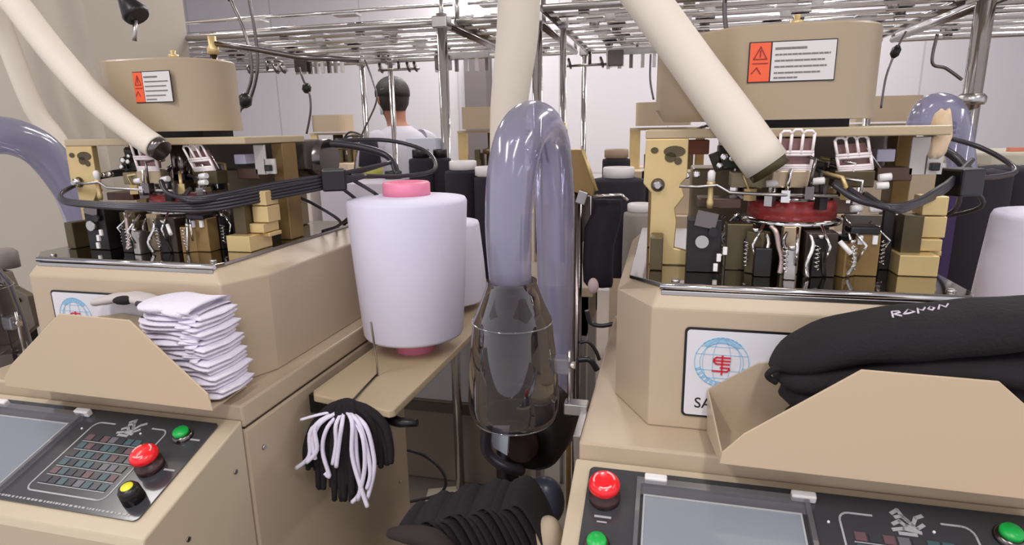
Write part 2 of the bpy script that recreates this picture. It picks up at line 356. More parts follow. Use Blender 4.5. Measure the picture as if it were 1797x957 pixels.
    obj('tray_cheek', MB().slab([Vector((.080, .738, 1.084)), Vector((.074, .872, 1.057)), Vector((.071, .872, 1.124)), Vector((.0805, .738, 1.10))], (.002, 0, 0)), beige, tray)
    obj('tray_back', MB().slab([Vector((.074, .872, 1.056)), Vector((.45, .872, 1.056)), Vector((.45, .872, 1.16)), Vector((.20, .872, 1.18)), Vector((.138, .872, 1.170)), Vector((.072, .872, 1.124))], (0, .003, 0)), beige, tray)
    # side shelf for the yarn cone
    sh = obj('side_shelf', MB().prism([(.508, .99), (.520, .972), (.695, .938), (.703, .946), (.722, 1.75), (.525, 1.75)], .988, 1.004), mat('beige_enamel_shelf', (186, 168, 138), .38), R, .003)
    obj('shelf_bracket', MB().box(.4905, .64, 1.38, 1.40, .95, .988), blackm, sh)
    obj('shelf_bracket', MB().box(.4905, .67, 1.0, 1.02, .95, .988), blackm, sh)
    obj('clamp_lever', MB().tube([(.60, .985, .975), (.70, .97, .965), (.735, .97, .968)], [.014, .010, .007], 10), blackp, sh)
    # hood
    hp = [(.22+.09*math.cos(math.radians(a)), 1.1+.09*math.sin(math.radians(a))) for a in range(-90, 91, 15)] + [(.02, 1.19), (-.01, 1.185), (-.022, 1.17), (-.022, 1.15), (-.012, 1.13), (.085, 1.022), (.10, 1.013), (.118, 1.01)]
    hb = [(.15+(x-.15)*.96+.008, y) for x, y in hp]
    mb = MB(); mb.loft([[Vector((x, y, 1.507)) for x, y in hb], [Vector((x, y, 1.528)) for x, y in hp], [Vector((x, y, 1.640)) for x, y in hp], [Vector((.15+(x-.15)*.985, 1.1+(y-1.1)*.97, 1.643)) for x, y in hp]])
    hood = obj('hood', mb, beige2, R)
    hood.data.set_sharp_from_angle(angle=.5)
    wl = obj('warning_label', MB().slab([Vector((.112, 1.0095, 1.561)), Vector((.231, 1.0095, 1.561)), Vector((.231, 1.0095, 1.6185)), Vector((.112, 1.0095, 1.6185))], (0, -.001, 0)), blackp, hood)
    obj('label_orange', MB().box(.1135, .142, 1.0073, 1.0086, 1.5625, 1.617), mat('orange_print', (236, 96, 56), .5), wl)
    obj('label_white', MB().box(.144, .2295, 1.0073, 1.0086, 1.5625, 1.617), mat('label_paper', (214, 210, 210), .5), wl)
    fr4 = lambda x, z, h: Vector((x, 1.0072-h, z))
    tb = MB()
    for k_, (za, x1) in enumerate(((1.608, .19), (1.5995, .222), (1.591, .215), (1.5825, .218), (1.574, .21), (1.567, .18))):
        x = .149
        while x < x1: wd = random.uniform(.003, .011); strokes(tb, [(x, za), (min(x+wd, x1), za)], fr4, .0022 if k_ else .003); x += wd+.0022
    obj('label_text', tb, mat('grey_print', (120, 114, 116), .5), wl)
    tr = MB(); strokes(tr, [(.119, 1.594), (.137, 1.594), (.128, 1.611), (.119, 1.594)], fr4, .0016); strokes(tr, [(.128, 1.606), (.128, 1.597)], fr4, .0018)
    strokes(tr, [(.117, 1.574), (.124, 1.582), (.130, 1.573)], fr4, .0016); strokes(tr, [(.118, 1.588), (.139, 1.588)], fr4, .0014)
    obj('warning_symbol', tr, mat('dark_red_print', (150, 40, 30), .5), wl)
    obj('hood_finial', MB().lathe([(.006, 0), (.006, .008), (.010, .01), (.010, .016), (.004, .018), (.006, .024), (.0001, .026)], (.19, 1.1, 1.642), n=12), brass, hood)
    # cross bar carrying the hood
    obj('crossbar', MB().box(-.034, .395, 1.02, 1.22, 1.481, 1.495), mat('beige_enamel_bar', (182, 164, 134), .35), R, .002)
    obj('hood_spacer', MB().box(.08, .27, 1.06, 1.15, 1.495, 1.507), blackm, R)
    # left brass bracket: plate with holes
    bp_ = MB(); out = [(-.033, 1.481), (.033, 1.481), (.033, 1.42), (.024, 1.41), (.03, 1.39), (.016, 1.37), (.02, 1.35), (.018, 1.305), (.04, 1.30), (.04, 1.277), (-.022, 1.277), (-.022, 1.395), (-.035, 1.41)]
    bp_.slab([Vector((x, 1.02, z)) for x, z in reversed(out)], (0, .014, 0)); bk = obj('brass_bracket', bp_, brass, R, .0015)
    for (x, z, r1, r2) in ((-.019, 1.463, .006, .005), (.012, 1.461, .017, .009), (.006, 1.452, .009, .008), (.018, 1.446, .006, .006), (-.012, 1.408, .011, .011)):
        obj('dark_hole', MB().lathe([(1, 0), (1, 1)], (0, 0, 0), (0, 1, 0), 18), blackm, bk) if 0 else obj('hole_plug', MB().loft([[Vector((x+r1*math.cos(t*math.pi/9), yy, z+r2*math.sin(t*math.pi/9))) for t in range(18)] for yy in (1.0185, 1.0205)], smooth=False), olive, bk)
    obj('bracket_nut', MB().lathe([(.009, 0), (.009, -.008), (.005, -.008), (.005, -.014)], (-.012, 1.018, 1.408), (0, 1, 0), 6), steel, bk)
    obj('bracket_foot', MB().box(-.02, .0, .975, 1.02, 1.2765, 1.33), olive, R, .002)
    # needle cylinder, dial, rings
    cc = Vector((.2, 1.07, 0))
    obj('needle_cylinder', MB().lathe([(.036, 1.276), (.036, 1.33), (.058, 1.336), (.058, 1.351)], cc, n=40), olive, R)
    obj('chrome_ring', MB().lathe([(.074, 1.346), (.076, 1.349), (.074, 1.354), (.064, 1.356)], cc, n=48), chrome, R)
    obj('red_ring', MB().lathe([(.067, 1.355), (.067, 1.380), (.06, 1.384)], cc, n=48), redring, R)
    obj('dial_plate', MB().lathe([(.058, 1.380), (.06, 1.388), (.03, 1.394), (.03, 1.41), (.001, 1.41)], cc, n=40), dchrome, R)
    obj('spindle', MB().lathe([(.018, 1.40), (.018, 1.482)], cc, n=20), dchrome, R)
    # selector units standing around the cylinder
    for i, deg in enumerate((200, 235, 262, 285, 310, 340, 15, 55, 95, 140, 170)):
        a = math.radians(deg); d = Vector((math.cos(a), math.sin(a), 0)); t = Vector((-d.y, d.x, 0)); r0 = .088+.012*(i % 3); c0 = cc+d*r0
        hgt = (.05, .065, .045, .058)[i % 4]; wd = (.010, .014, .008)[i % 3]
        def ob(mb, r1, r2, tw, z0, z1, to=0):
            q = [cc+d*r1+t*(to-tw), cc+d*r2+t*(to-tw), cc+d*r2+t*(to+tw), cc+d*r1+t*(to+tw)]
            return mb.hexa([p+Vector((0, 0, z0)) for p in q], [p+Vector((0, 0, z1)) for p in q])
        mb = ob(MB(), r0-.008, r0+.014, wd, 1.2765, 1.2765+hgt); ob(mb, r0-.02, r0, wd*.6, 1.2765+hgt*.55, 1.2765+hgt*.9)
        u_ = obj('selector_unit', mb, (blackm, olive, steel, blackm, brassd, blackm)[i % 6], R, .0015)
        mb = MB().tube([c0+d*.018+t*.006+Vector((0, 0, 1.30)), c0+d*.03+t*.006+Vector((0, 0, 1.325)), c0+t*.006+Vector((0, 0, 1.352))], .0022, 8)
        mb.lathe([(.0045, 0), (.0045, .006)], c0+d*.012+Vector((0, 0, 1.2765+hgt)), (0, 0, 1), 10)
        obj('link_rod', mb, chrome, u_)
        obj('coil_spring', MB().tube([c0+d*(.022+.004*math.cos(k_*1.1))+t*(-.008+.004*math.sin(k_*1.1))+Vector((0, 0, 1.29+.0011*k_)) for k_ in range(34)], .0008, 5), chrome, u_)
    # blocks that read clearly in front: placed on the deck
    def blk(name, m, *a, **k): return obj(name, fbox(MB(), *a, **k), m, R, .0015)
    blk('cam_motor', olive, 1276, 393, 1316, 480, 1.0, .035, floor=True)
    u_ = blk('stepper_block', blackm, 1208, 385, 1262, 480, .975, .05, floor=True)
    obj('block_plate', fbox(MB(), 1222, 372, 1258, 400, .968, .007, tilt=.2), dchrome, u_); obj('roller', MB().lathe([(.010, 0), (.010, .01)], aY(1232, 425, .965), (0, 1, 0), 18), steel, u_); obj('roller', MB().lathe([(.007, 0), (.007, .01)], aY(1252, 408, .965), (0, 1, 0), 18), blackp, u_)
    for u, v in ((1262, 453), (1273, 441), (1256, 470)): obj('white_clip', fbox(MB(), u-4, v-7, u+3, v+7, .955, .005), whitep, R, .001)
    blk('cam_post', mat('sand_metal', (178, 158, 130), .35, .5), 1376, 398, 1400, 470, .985, .02, floor=True)
    blk('brake_block', mat('brown_black_block', (52, 38, 30), .4), 1416, 408, 1466, 470, .975, .035, floor=True)
    blk('dark_block', blackm, 1326, 436, 1353, 475, .96, .03, floor=True)
    obj('twisted_lever', MB().tube([aY(1352, 396, .96), aY(1362, 408, .955), aY(1366, 432, .95), aY(1371, 455, .945), aY(1368, 480, .94)], [.003, .004, .0035, .003, .004], 8, smooth_path=5), mat('pinkish_steel', (176, 156, 150), .3, .8), R)
    b_ = blk('brass_carrier', brassd, 1503, 408, 1540, 470, .99, .03, floor=True)
    obj('carrier_cap', fbox(MB(), 1494, 398, 1546, 413, .985, .036), blackp, b_, .003)
    for u in (1511, 1537): obj('carrier_pin', fbox(MB(), u-4, 414, u+3, 430, .984, .006), whitep, b_, .001)
    obj('slanted_pin', MB().tube([aY(1474, 424, .96), aY(1494, 446, .95)], .0035, 10), whitep, R)
    blk('side_plate', mat('grey_plate', (150, 142, 134), .35, .6), 1482, 376, 1552, 424, 1.12, .006)
    blk('black_bar', blackm, 1554, 362, 1563, 450, 1.04, .01, floor=True)
    blk('grey_upright', steel, 1565, 376, 1589, 450, 1.06, .012, floor=True)
    blk('olive_block', olive, 1588, 378, 1614, 450, 1.02, .03, floor=True)
    bb = MB(); fbox(bb, 1617, 380, 1658, 418, 1.04, .04); fbox(bb, 1622, 345, 1662, 379, 1.04, .04); fbox(bb, 1612, 420, 1652, 442, 1.03, .05); fbox(bb, 1580, 448, 1648, 466, 1.0, .07, floor=True); fbox(bb, 1612, 440, 1652, 450, 1.04, .04)
    rb = obj('brass_stack', bb, brass, R, .0015)
    obj('crossbar_post', MB().box(.365, .392, 1.14, 1.19, 1.2765, 1.481), brassd, R, .002)
    obj('rear_post', MB().box(-.03, .0, 1.17, 1.21, 1.2765, 1.481), brassd, R, .002)
    # upper mechanism under the crossbar
    blk('terracotta_box', mat('terracotta', (168, 98, 66), .5), 1206, 246, 1244, 271, 1.1, .04)
    mb = MB(); fbox(mb, 1262, 256, 1318, 296, 1.05, .04); fbox(mb, 1268, 250, 1300, 260, 1.045, .03, tilt=.15); fbox(mb, 1250, 268, 1266, 300, 1.05, .02, tilt=-.4)
    ub = obj('upper_cam_unit', mb, mat('dark_green_metal', (48, 48, 40), .3, .6), R, .0015)
    for u, v, r1 in ((1270, 275, .006), (1284, 278, .005), (1262, 290, .005), (1290, 265, .004), (1222, 306, .006), (1205, 308, .005)): obj('cap_screw', MB().lathe([(r1, 0), (r1, -.008), (r1*.5, -.008)], aY(u, v, 1.043), (0, 1, 0), 12), chrome, ub)
    mb = MB().lathe([(.004, 1.375), (.0055, 1.385), (.004, 1.39), (.004, 1.41), (.0065, 1.412), (.0065, 1.416)], (aY(1248, 320, .99).x, .99, 0), n=14); t_ = obj('tension_post', mb, brass, R)
    obj('post_cap', MB().lathe([(.0055, 1.416), (.006, 1.43), (.003, 1.434)], (aY(1248, 320, .99).x, .99, 0), n=14), whitep, t_)
    obj('guide_rail', MB().tube([aY(1192, 327, .985), aY(1225, 328, .985), aY(1258, 325, .985), aY(1280, 338, .985), aY(1360, 342, .985), aY(1470, 345, .99)], .0026, 8), steel, R)
    blk('sand_block', mat('khaki_block', (136, 122, 98), .4, .4), 1284, 303, 1356, 330, 1.02, .04)
    blk('cross_plate', mat('brown_plate', (92, 72, 62), .35, .6), 1225, 348, 1300, 366, 1.02, .05)
    blk('cross_plate', mat('brown_plate', (92, 72, 62), .35, .6), 1462, 345, 1505, 376, 1.04, .05)
    def comb(u0, u1, v0, v1, Y, m, holder, tilt):
        a = aY(u0, v0, Y); b = aY(u1, v1, Y); x0, x1, z1, z0 = a.x, b.x, a.z, b.z; wd = x1-x0; zt = z0+(z1-z0)*.42
        cxm = (x0+x1)/2; T_ = lambda x, z: Vector((cxm+(x-cxm)*math.cos(tilt)-(z-z0)*math.sin(tilt), Y-(z-z0)*.2, z0+(z-z0)*math.cos(tilt)+(x-cxm)*math.sin(tilt)*.25))
        mb = MB(); r1 = .0022
        for k_ in range(4): x = x0+r1+(wd-2*r1)*k_/3; mb.tube([T_(x, zt-.004), T_(x, z1-.004)], r1, 8)
        for k_ in range(3):
            xa = x0+r1+(wd-2*r1)*k_/3; xb = xa+(wd-2*r1)/3
            mb.tube([T_(xa, z1-.005), T_((xa*3+xb)/4, z1-.001+(.002 if k_ == 1 else 0)), T_((xa+3*xb)/4, z1-.001+(.002 if k_ == 1 else 0)), T_(xb, z1-.005)], r1, 8)
        for q in ([(x0, zt+.002), (x1, zt+.002)], [(x0+.001, z0+.006), (x1-.001, z0+.006)], [(x0, z0), (x1, z0)], [(x0+.0015, z0), (x0+.0015, zt)], [(x1-.0015, z0), (x1-.0015, zt)], [(x0, z0+.003), (x1, z0+.003)], [(x0, zt-.002), (x1, zt-.002)]): mb.tube([T_(*q[0]), T_(*q[1])], r1*1.1, 8)
        o = obj('yarn_finger_comb', mb, m, R)
        obj('finger_holder', MB().box(x0-.004, x1+.002, Y-.002, Y+.03, z0-.027, z0-.001), holder, o, .002)
        obj('finger_back', MB().slab([T_(x0+.003, z0+.004)+Vector((0, .006, 0)), T_(x1-.003, z0+.004)+Vector((0, .006, 0)), T_(x1-.003, z1-.012)+Vector((0, .012, 0)), T_(x0+.003, z1-.012)+Vector((0, .012, 0))], (0, .003, 0)), mat('dull_pink_metal', (146, 110, 108), .4, .3), o)
    comb(1366, 1424, 229, 298, 1.0, pinkw, mat('sand_metal', (178, 158, 130), .35, .5), 0)
    comb(1476, 1534, 237, 298, 1.04, pinkw, olive, .28)
    obj('comb_wire', MB().tube([aY(1507, 240, 1.05), aY(1545, 295, 1.04)], .0012, 6), chrome, R)
    blk('white_sensor', mat('pale_lavender_plastic', (206, 204, 226), .4), 1540, 262, 1570, 284, 1.08, .03)
    blk('pale_bracket', mat('pale_grey_plate', (198, 192, 188), .4, .3), 1602, 240, 1626, 308, 1.08, .005)
    mb = MB(); fbox(mb, 1626, 272, 1652, 306, 1.08, .005); obj('pale_bracket', mb, mat('pale_grey_plate', (198, 192, 188), .4, .3), R)
    blk('black_sensor', blackp, 1636, 286, 1650, 300, 1.07, .012)
    blk('brown_tray', mat('brown_plate', (92, 72, 62), .35, .6), 1540, 294, 1600, 318, 1.08, .04)
    for u, v in ((1553, 311), (1548, 326), (1503, 366), (1536, 367), (1355, 322), (1436, 318)): obj('air_fitting', MB().lathe([(.005, -.008), (.0055, .0), (.0055, .008)], aY(u, v, 1.0), (1, 0, .1), 12), whitep, R)
    rr_ = random.Random(11)
    for k_ in range(22):
        a = math.radians(170+k_*17); r0 = .075+.03*rr_.random(); b0 = cc+Vector((math.cos(a)*r0, math.sin(a)*r0*.9, 0)); z0_ = 1.385+.02*rr_.random(); z1_ = z0_+.02+.03*rr_.random()
        mb = MB().tube([b0+Vector((0, 0, z0_)), b0+Vector((.012*rr_.uniform(-1, 1), .01*rr_.uniform(-1, 1), z1_)), cc+Vector((math.cos(a)*.05, math.sin(a)*.05, z1_+.006))], .0022+.002*rr_.random(), 7)
        mb.box(b0.x-.007, b0.x+.007, b0.y-.006, b0.y+.006, z0_-.012, z0_+.006, rot=a)
        obj('yarn_guide_arm', mb, (chrome, dchrome, blackm, brass, steel)[k_ % 5], R)
    for k_ in range(10):
        a = math.radians(195+k_*16); r0 = .1+.012*(k_ % 2); b0 = cc+Vector((math.cos(a)*r0, math.sin(a)*r0, 0))
        obj('cam_lever', MB().tube([b0+Vector((0, 0, 1.278)), b0+Vector((.008*math.sin(k_*2), -.006, 1.30)), b0+Vector((-.006*math.cos(k_*3), .004, 1.325)), b0+Vector((0, .01, 1.342))], [.004, .0028, .0035, .002], 7, smooth_path=3), (dchrome, chrome, blackm, steel)[k_ % 4], R)
    # rubber air tubes looping round the front
    paths = []
    for k_ in range(4):
        o_ = k_*.006
        paths.append([(.10, 1.13, 1.418+o_*.3), (.0, 1.11, 1.417+o_*.5), (-.030-o_*.4, 1.06, 1.408), (-.033-o_*.4, 1.0, 1.392-o_*.3), (.02, .955-o_*.3, 1.380-o_*.3), (.12, .94-o_*.3, 1.376-o_*.4), (.22, .945-o_*.3, 1.374-o_*.5), (.33, .975, 1.378-o_), (.41, 1.06, 1.392-o_), (.47, 1.17, 1.404-o_), (.53, 1.24, 1.405)])
    for k_ in range(3):
        o_ = k_*.008
        paths.append([(.235+o_*3, .975+o_, 1.415-o_), (.27+o_*2, .955, 1.392-o_*.5), (.33, .97, 1.386-o_*.4), (.41, 1.07, 1.402-o_*.6), (.48, 1.2, 1.412-o_*.5), (.55, 1.32, 1.43)])
    for k_, p in enumerate(paths): obj('air_tube', MB().tube(p, .0036 if k_ < 4 else .0045, 8, smooth_path=6), rubber, R)
    obj('tube_clip', MB().box(.455, .505, 1.16, 1.21, 1.378, 1.424, .5), blackp, R, .004)
    for p, r1 in (([(.30, 1.28, 1.475), (.42, 1.33, 1.472), (.52, 1.36, 1.445), (.56, 1.33, 1.40)], .0085), ([(.40, 1.34, 1.48), (.50, 1.42, 1.478), (.60, 1.42, 1.45), (.64, 1.36, 1.41), (.58, 1.30, 1.40), (.50, 1.22, 1.408)], .005),
                  ([(.49, 1.2, 1.38), (.50, 1.25, 1.34), (.44, 1.3, 1.30), (.40, 1.32, 1.278)], .004), ([(.50, 1.22, 1.40), (.55, 1.26, 1.35), (.47, 1.33, 1.31), (.395, 1.36, 1.278)], .004), ([(.33, 1.25, 1.36), (.4, 1.22, 1.345), (.455, 1.24, 1.30), (.40, 1.25, 1.277)], .0035)):
        obj('rear_tube', MB().tube(p, r1, 8, smooth_path=6), rubber, R)
    obj('rear_unit', MB().box(.05, .30, 1.25, 1.36, 1.2765, 1.42), mat('khaki_block', (136, 122, 98), .4, .4), R, .004)
    obj('rear_motor', MB().lathe([(.045, 0), (.045, .09)], (.31, 1.31, 1.44), (1, 0, 0), 24), dchrome, R)
    obj('rear_head', MB().box(.10, .38, 1.24, 1.32, 1.42, 1.485), mat('grey_brown_box', (92, 84, 80), .4, .4), R, .004)
    obj('yarn_post', MB().tube([(.165, 1.25, 1.42), (.165, 1.25, 1.70)], .008, 10), dchrome, R)
    v = obj('post_valve', MB().lathe([(.013, 0), (.013, .015), (.009, .02), (.009, .04)], (.165, 1.25, 1.675), n=12), brass, R)
    obj('valve_arm', MB().tube([(.165, 1.25, 1.70), (.26, 1.27, 1.685), (.36, 1.28, 1.665), (.50, 1.30, 1.655)], .006, 8), dchrome, v)
    return R
right_m = machine()
left_m = dup(right_m, (DX, 0, 0), 'beige knitting machine at the left, folded white socks in its tray')
for o in [x for x in right_m.children_recursive if x.name.split('.')[0] in ('valve_arm',)]+[x for x in right_m.children_recursive if x.name.split('.')[0] in ('post_valve',)]+[x for x in right_m.children if x.name.split('.')[0] == 'yarn_post']: bpy.data.objects.remove(o)
for o in [x for x in right_m.children if x.name.split('.')[0] == 'air_tube'][:4]: bpy.data.objects.remove(o)
_l = [x for x in left_m.children_recursive if x.name.startswith('warning_label')][0]; _l.scale.x = .72; _l.location.x = .036
# ------------------------------------------------------------------ simpler machines of the same kind in the background
def far_machine(x, y, label):
    R = thing('knitting_machine', label, 'machine', (x, y, 0), 'knitting machines in the background rows')
    obj('cabinet', MB().box(x-.3, x+.3, y-.3, y+.3, 0, 1.02), beige, R, .004)
    obj('body_shell', MB().prism([(x-.22, y-.24), (x+.2, y-.24), (x+.26, y-.16), (x+.26, y+.26), (x-.27, y+.26), (x-.27, y-.16)], 1.02, 1.26), beige, R, .004)
    mb = MB()
    for k in range(12):
        a = k*.53; r = .08+.03*(k % 3); h = .06+.02*(k % 4); mb.box(x+r*math.cos(a)-.015, x+r*math.cos(a)+.015, y+r*math.sin(a)-.012, y+r*math.sin(a)+.012, 1.26, 1.26+h)
    mb.lathe([(.05, 1.26), (.05, 1.35), (.075, 1.355), (.075, 1.38), (.04, 1.39), (.04, 1.48)], (x, y, 0), n=24)
    obj('needle_head', mb, olive, R)
    obj('crossbar', MB().box(x-.22, x+.2, y-.06, y+.12, 1.48, 1.495), mat('beige_enamel_bar', (182, 164, 134), .35), R)
    obj('bracket', MB().box(x-.22, x-.16, y-.05, y-.03, 1.26, 1.48), brass, R); obj('bracket', MB().box(x+.15, x+.2, y-.05, y-.03, 1.26, 1.48), brassd, R)
    obj('hood', MB().prism(rrect(x-.19, x+.12, y-.1, y+.1, .06, 5), 1.505, 1.635), beige2, R)
    for k in range(3): obj('air_tube', MB().tube([(x+.1, y-.1, 1.44), (x+.2, y-.15, 1.50-.03*k), (x+.32, y-.1, 1.44), (x+.34, y, 1.3)], .008, 6, smooth_path=5), rubber, R)
    return R
for u, Yy, lb in ((590, 4.6, 'small beige machine far behind, just left of the thin pole by the person'), (866, 3.75, 'small beige machine far behind the upright white suction hose'), (1175, 3.75, 'far beige machine mostly hidden behind the right machine hood'), (1566, 3.75, 'far beige machine showing right of the right machine hood')):
    p = aY(u, 200, Yy); far_machine(p.x, Yy, lb)
# ------------------------------------------------------------------ suction hoses in white fabric
hd = Vector((-.789, -.364, 1.0))
P0 = aY(1345, 290, .968)
_c2 = Vector((-DX, 0, 1.5)); hd = (P0-CAM).cross(ray(1149, 0)).cross((P0-_c2).cross(ray(20, 15))); hd = hd/abs(hd.z)
if hd.z < 0: hd = -hd
def fabric_hose(P, label):
    pts = [P + hd*t + Vector((0, 0, -.04*math.sin(min(t/.9, 1)*math.pi)*.5)) for t in [i*.08 for i in range(0, 21)]]
    R = thing('suction_hose', label, 'hose', P, 'white fabric suction hoses')
    n = len(pts); o = obj('hose', MB().tube(pts, [.0325-.0004*min(i, 12)+.0008*math.sin(i*1.9) for i in range(n)], 20, smooth_path=3), fabric, R)
    obj('mouth_fitting', MB().lathe([(.029, -.014), (.029, .012)], P, -hd, 20), olive, R)
    return R
h1 = fabric_hose(P0, 'white fabric hose slanting down into the right machine')
lp = [aY(u, v, y) for u, v, y in ((274, 258, .965), (240, 235, .965), (175, 181, .965), (105, 105, .965), (38, 20, .965), (-30, -75, .965))]
lp += [lp[-1]+(lp[-1]-lp[-2])*.8+Vector((0, 0, .25)), lp[-1]+Vector((-.35, 0, 1.15))]
h2 = thing('suction_hose', 'white fabric hose slanting down into the left machine', 'hose', lp[0], 'white fabric suction hoses')
obj('hose', MB().tube(lp, [.0225, .0235, .0245, .0245, .0245, .0245, .025, .025], 20, smooth_path=6), fabric, h2)
obj('mouth_fitting', MB().lathe([(.0205, -.010), (.0205, .015)], lp[0], lp[0]-lp[1], 20), dchrome, h2)
a = aY(8, 60, 1.6); b_ = aY(60, 190, 1.62); c_ = aY(150, 330, 1.65)
o = obj('suction_hose', MB().tube([aY(-30, -40, 1.55)+Vector((-.2, 0, 1.2)), aY(-30, -40, 1.55)+Vector((-.03, 0, .15)), aY(-30, -40, 1.55), a, b_, aY(108, 260, 1.64), aY(175, 400, 1.66), aY(210, 520, 1.68)], .03, 16, smooth_path=5), fabric, loc=a); tag(o, 'thin pale hose against the beige pillar, behind the left white hose', 'hose')
top = aY(912, -60, 1.55)
o = obj('suction_hose', MB().tube([top+Vector((.02, 0, 1.2)), top+Vector((.01, 0, .6)), top+Vector((.004, 0, .15)), top, aY(908, 60, 1.55), aY(893, 190, 1.52), aY(888, 330, 1.5), aY(886, 470, 1.48), aY(884, 700, 1.46)], [.052, .052, .052, .052, .052, .046, .04, .038, .036], 20, smooth_path=5), fabric, loc=top); tag(o, 'upright white hose in the middle, behind the clear grey loop', 'hose')
# ------------------------------------------------------------------ clear hose loops with suction cups
def loop(label):
    R = thing('suction_loop', label, 'hose', (-.24, .93, 1.0), 'clear grey suction loops')
    pts = [(-.238, .93, 1.255), (-.240, .93, 1.34), (-.237, .94, 1.42), (-.230, .965, 1.478), (-.221, 1.01, 1.504), (-.214, 1.06, 1.501), (-.210, 1.11, 1.472), (-.208, 1.15, 1.41), (-.208, 1.175, 1.34), (-.210, 1.19, 1.22), (-.212, 1.2, 1.08), (-.212, 1.2, .95)]
    obj('clear_hose', MB().tube(pts, [.034, .037, .039, .040, .040, .040, .040, .039, .038, .037, .036, .036], 28, cap=False, smooth_path=6), hoseclear, R)
    c = Vector((-.236, .93, 0))
    cup = obj('suction_cup', MB().lathe([(.068, 1.022), (.073, 1.028), (.0765, 1.04), (.077, 1.055), (.075, 1.10), (.070, 1.15), (.066, 1.185), (.0645, 1.197), (.056, 1.215), (.046, 1.240), (.041, 1.255), (.041, 1.262)], c, n=44, cap=False), cupclear, R)
    obj('cup_rim', MB().tube([c+Vector((.068*math.cos(t*math.pi/22), .068*math.sin(t*math.pi/22), 1.022)) for t in range(45)], .0016, 6), glassp, cup)
    obj('shoulder_rim', MB().tube([c+Vector((.066*math.cos(t*math.pi/22), .066*math.sin(t*math.pi/22), 1.193)) for t in range(45)], .0014, 6), glassp, cup)
    obj('hose_clamp', MB().lathe([(.0385, 1.225), (.0385, 1.243)], c, n=36, cap=False), mat('dull_red_rubber', (120, 84, 84), .5), cup)
    arm = obj('cup_clamp', MB().box(-.168, -.14, .92, .945, 1.108, 1.136), glassp, R, .004)
    obj('clamp_screw', MB().lathe([(.006, 0), (.006, .01)], (-.142, .932, 1.122), (1, 0, 0), 12), chrome, arm)
    obj('clamp_rod', MB().tube([(-.142, .935, 1.145), (-.142, .935, 1.03)], .003, 8), steel, arm)
    obj('rod_block', MB().box(-.15, -.11, .925, .95, 1.035, 1.055), steel, arm, .002)
    obj('fixing_plate', MB().slab([Vector((-.1095, .84, 1.045)), Vector((-.1095, .95, 1.045)), Vector((-.1095, .95, .98)), Vector((-.1095, .86, .94))], (-.012, 0, 0)), steel, R, .001)
    return R
loop('clear grey hose loop with a smoky cup, centre of the aisle')
dup(bpy.data.objects['suction_loop'], (DX, 0, 0), 'clear grey hose arching behind the left machine at the picture edge')
# blower below the cup
R = thing('blower', 'black round suction blower under the clear cup', 'blower', (-.24, 1.1, .8))
bc = aY(935, 742, 1.12)
obj('housing', MB().lathe([(.03, -.062), (.072, -.055), (.085, -.04), (.085, .04), (.072, .055), (.03, .06)], bc, (.25, 1, .1), 36), blackp, R)
obj('outlet_pipe', MB().tube([bc+Vector((-.045, -.02, .0)), bc+Vector((-.05, -.02, -.09)), bc+Vector((-.05, -.02, -.45)), bc+Vector((-.05, -.02, -bc.z+.0))], .024, 18), blackp, R)
obj('motor_cap', MB().lathe([(.045, -.075), (.045, -.058)], bc, (.25, 1, .1), 24), mat('black_red_plastic', (46, 24, 30), .4), R)
obj('pale_label', MB().slab([aY(856, 752, 1.02), aY(893, 752, 1.02), aY(890, 800, 1.02), aY(866, 786, 1.02)], (0, .012, 0)), mat('pale_blue_grey', (190, 196, 206), .4), R)
obj('black_strap', MB().tube([aY(855, 745, 1.0), aY(853, 785, 1.0), aY(866, 806, 1.0), aY(893, 822, 1.0), aY(915, 826, 1.02)], .011, 10, smooth_path=4), rubber, R)
# ------------------------------------------------------------------ yarn cones
def cone(c, r0, r1, h, m, label, tube_m, cat='yarn cone', group=None, tr=.05, th=.028, z_to=None):
    R = thing('yarn_cone', label, cat, c, group); c = Vector(c)
    obj('winding', MB().lathe([(.03, 0), (r0*.97, 0), (r0, .006), ((r0+r1)/2*1.01, h*.5), (r1, h-.012), (r1*.97, h-.004), (r1*.5, h+.003)], c, n=48), m, R)
    obj('core_tube', MB().lathe([(tr*.85, -(c.z-z_to) if z_to else -.001), (tr*.85, h), (tr, h+.002), (tr, h+th*.9), (tr*.93, h+th), (tr*.85, h+th), (tr*.8, h-.0)], c, n=32, cap=False), tube_m, R)
    return R
Cn = aY(722, 608, 1.22)
cx_, cy_ = -.552, 1.25
cone((cx_, cy_, 1.046), .114, .132, .314, conew, 'large white yarn cone with a pink tube on the left machine shelf', pinkt, tr=.052, th=.032, z_to=1.004)
cone((-.60, 1.60, 1.03), .118, .100, .225, conew, 'white yarn cone almost hidden behind the large white cone', pinkt, z_to=1.004, th=.02)
cone((.648, 1.17, 1.02), .130, .112, .335, conew, 'large white yarn cone at the right picture edge', whitep, tr=.05, th=.0, z_to=1.004)
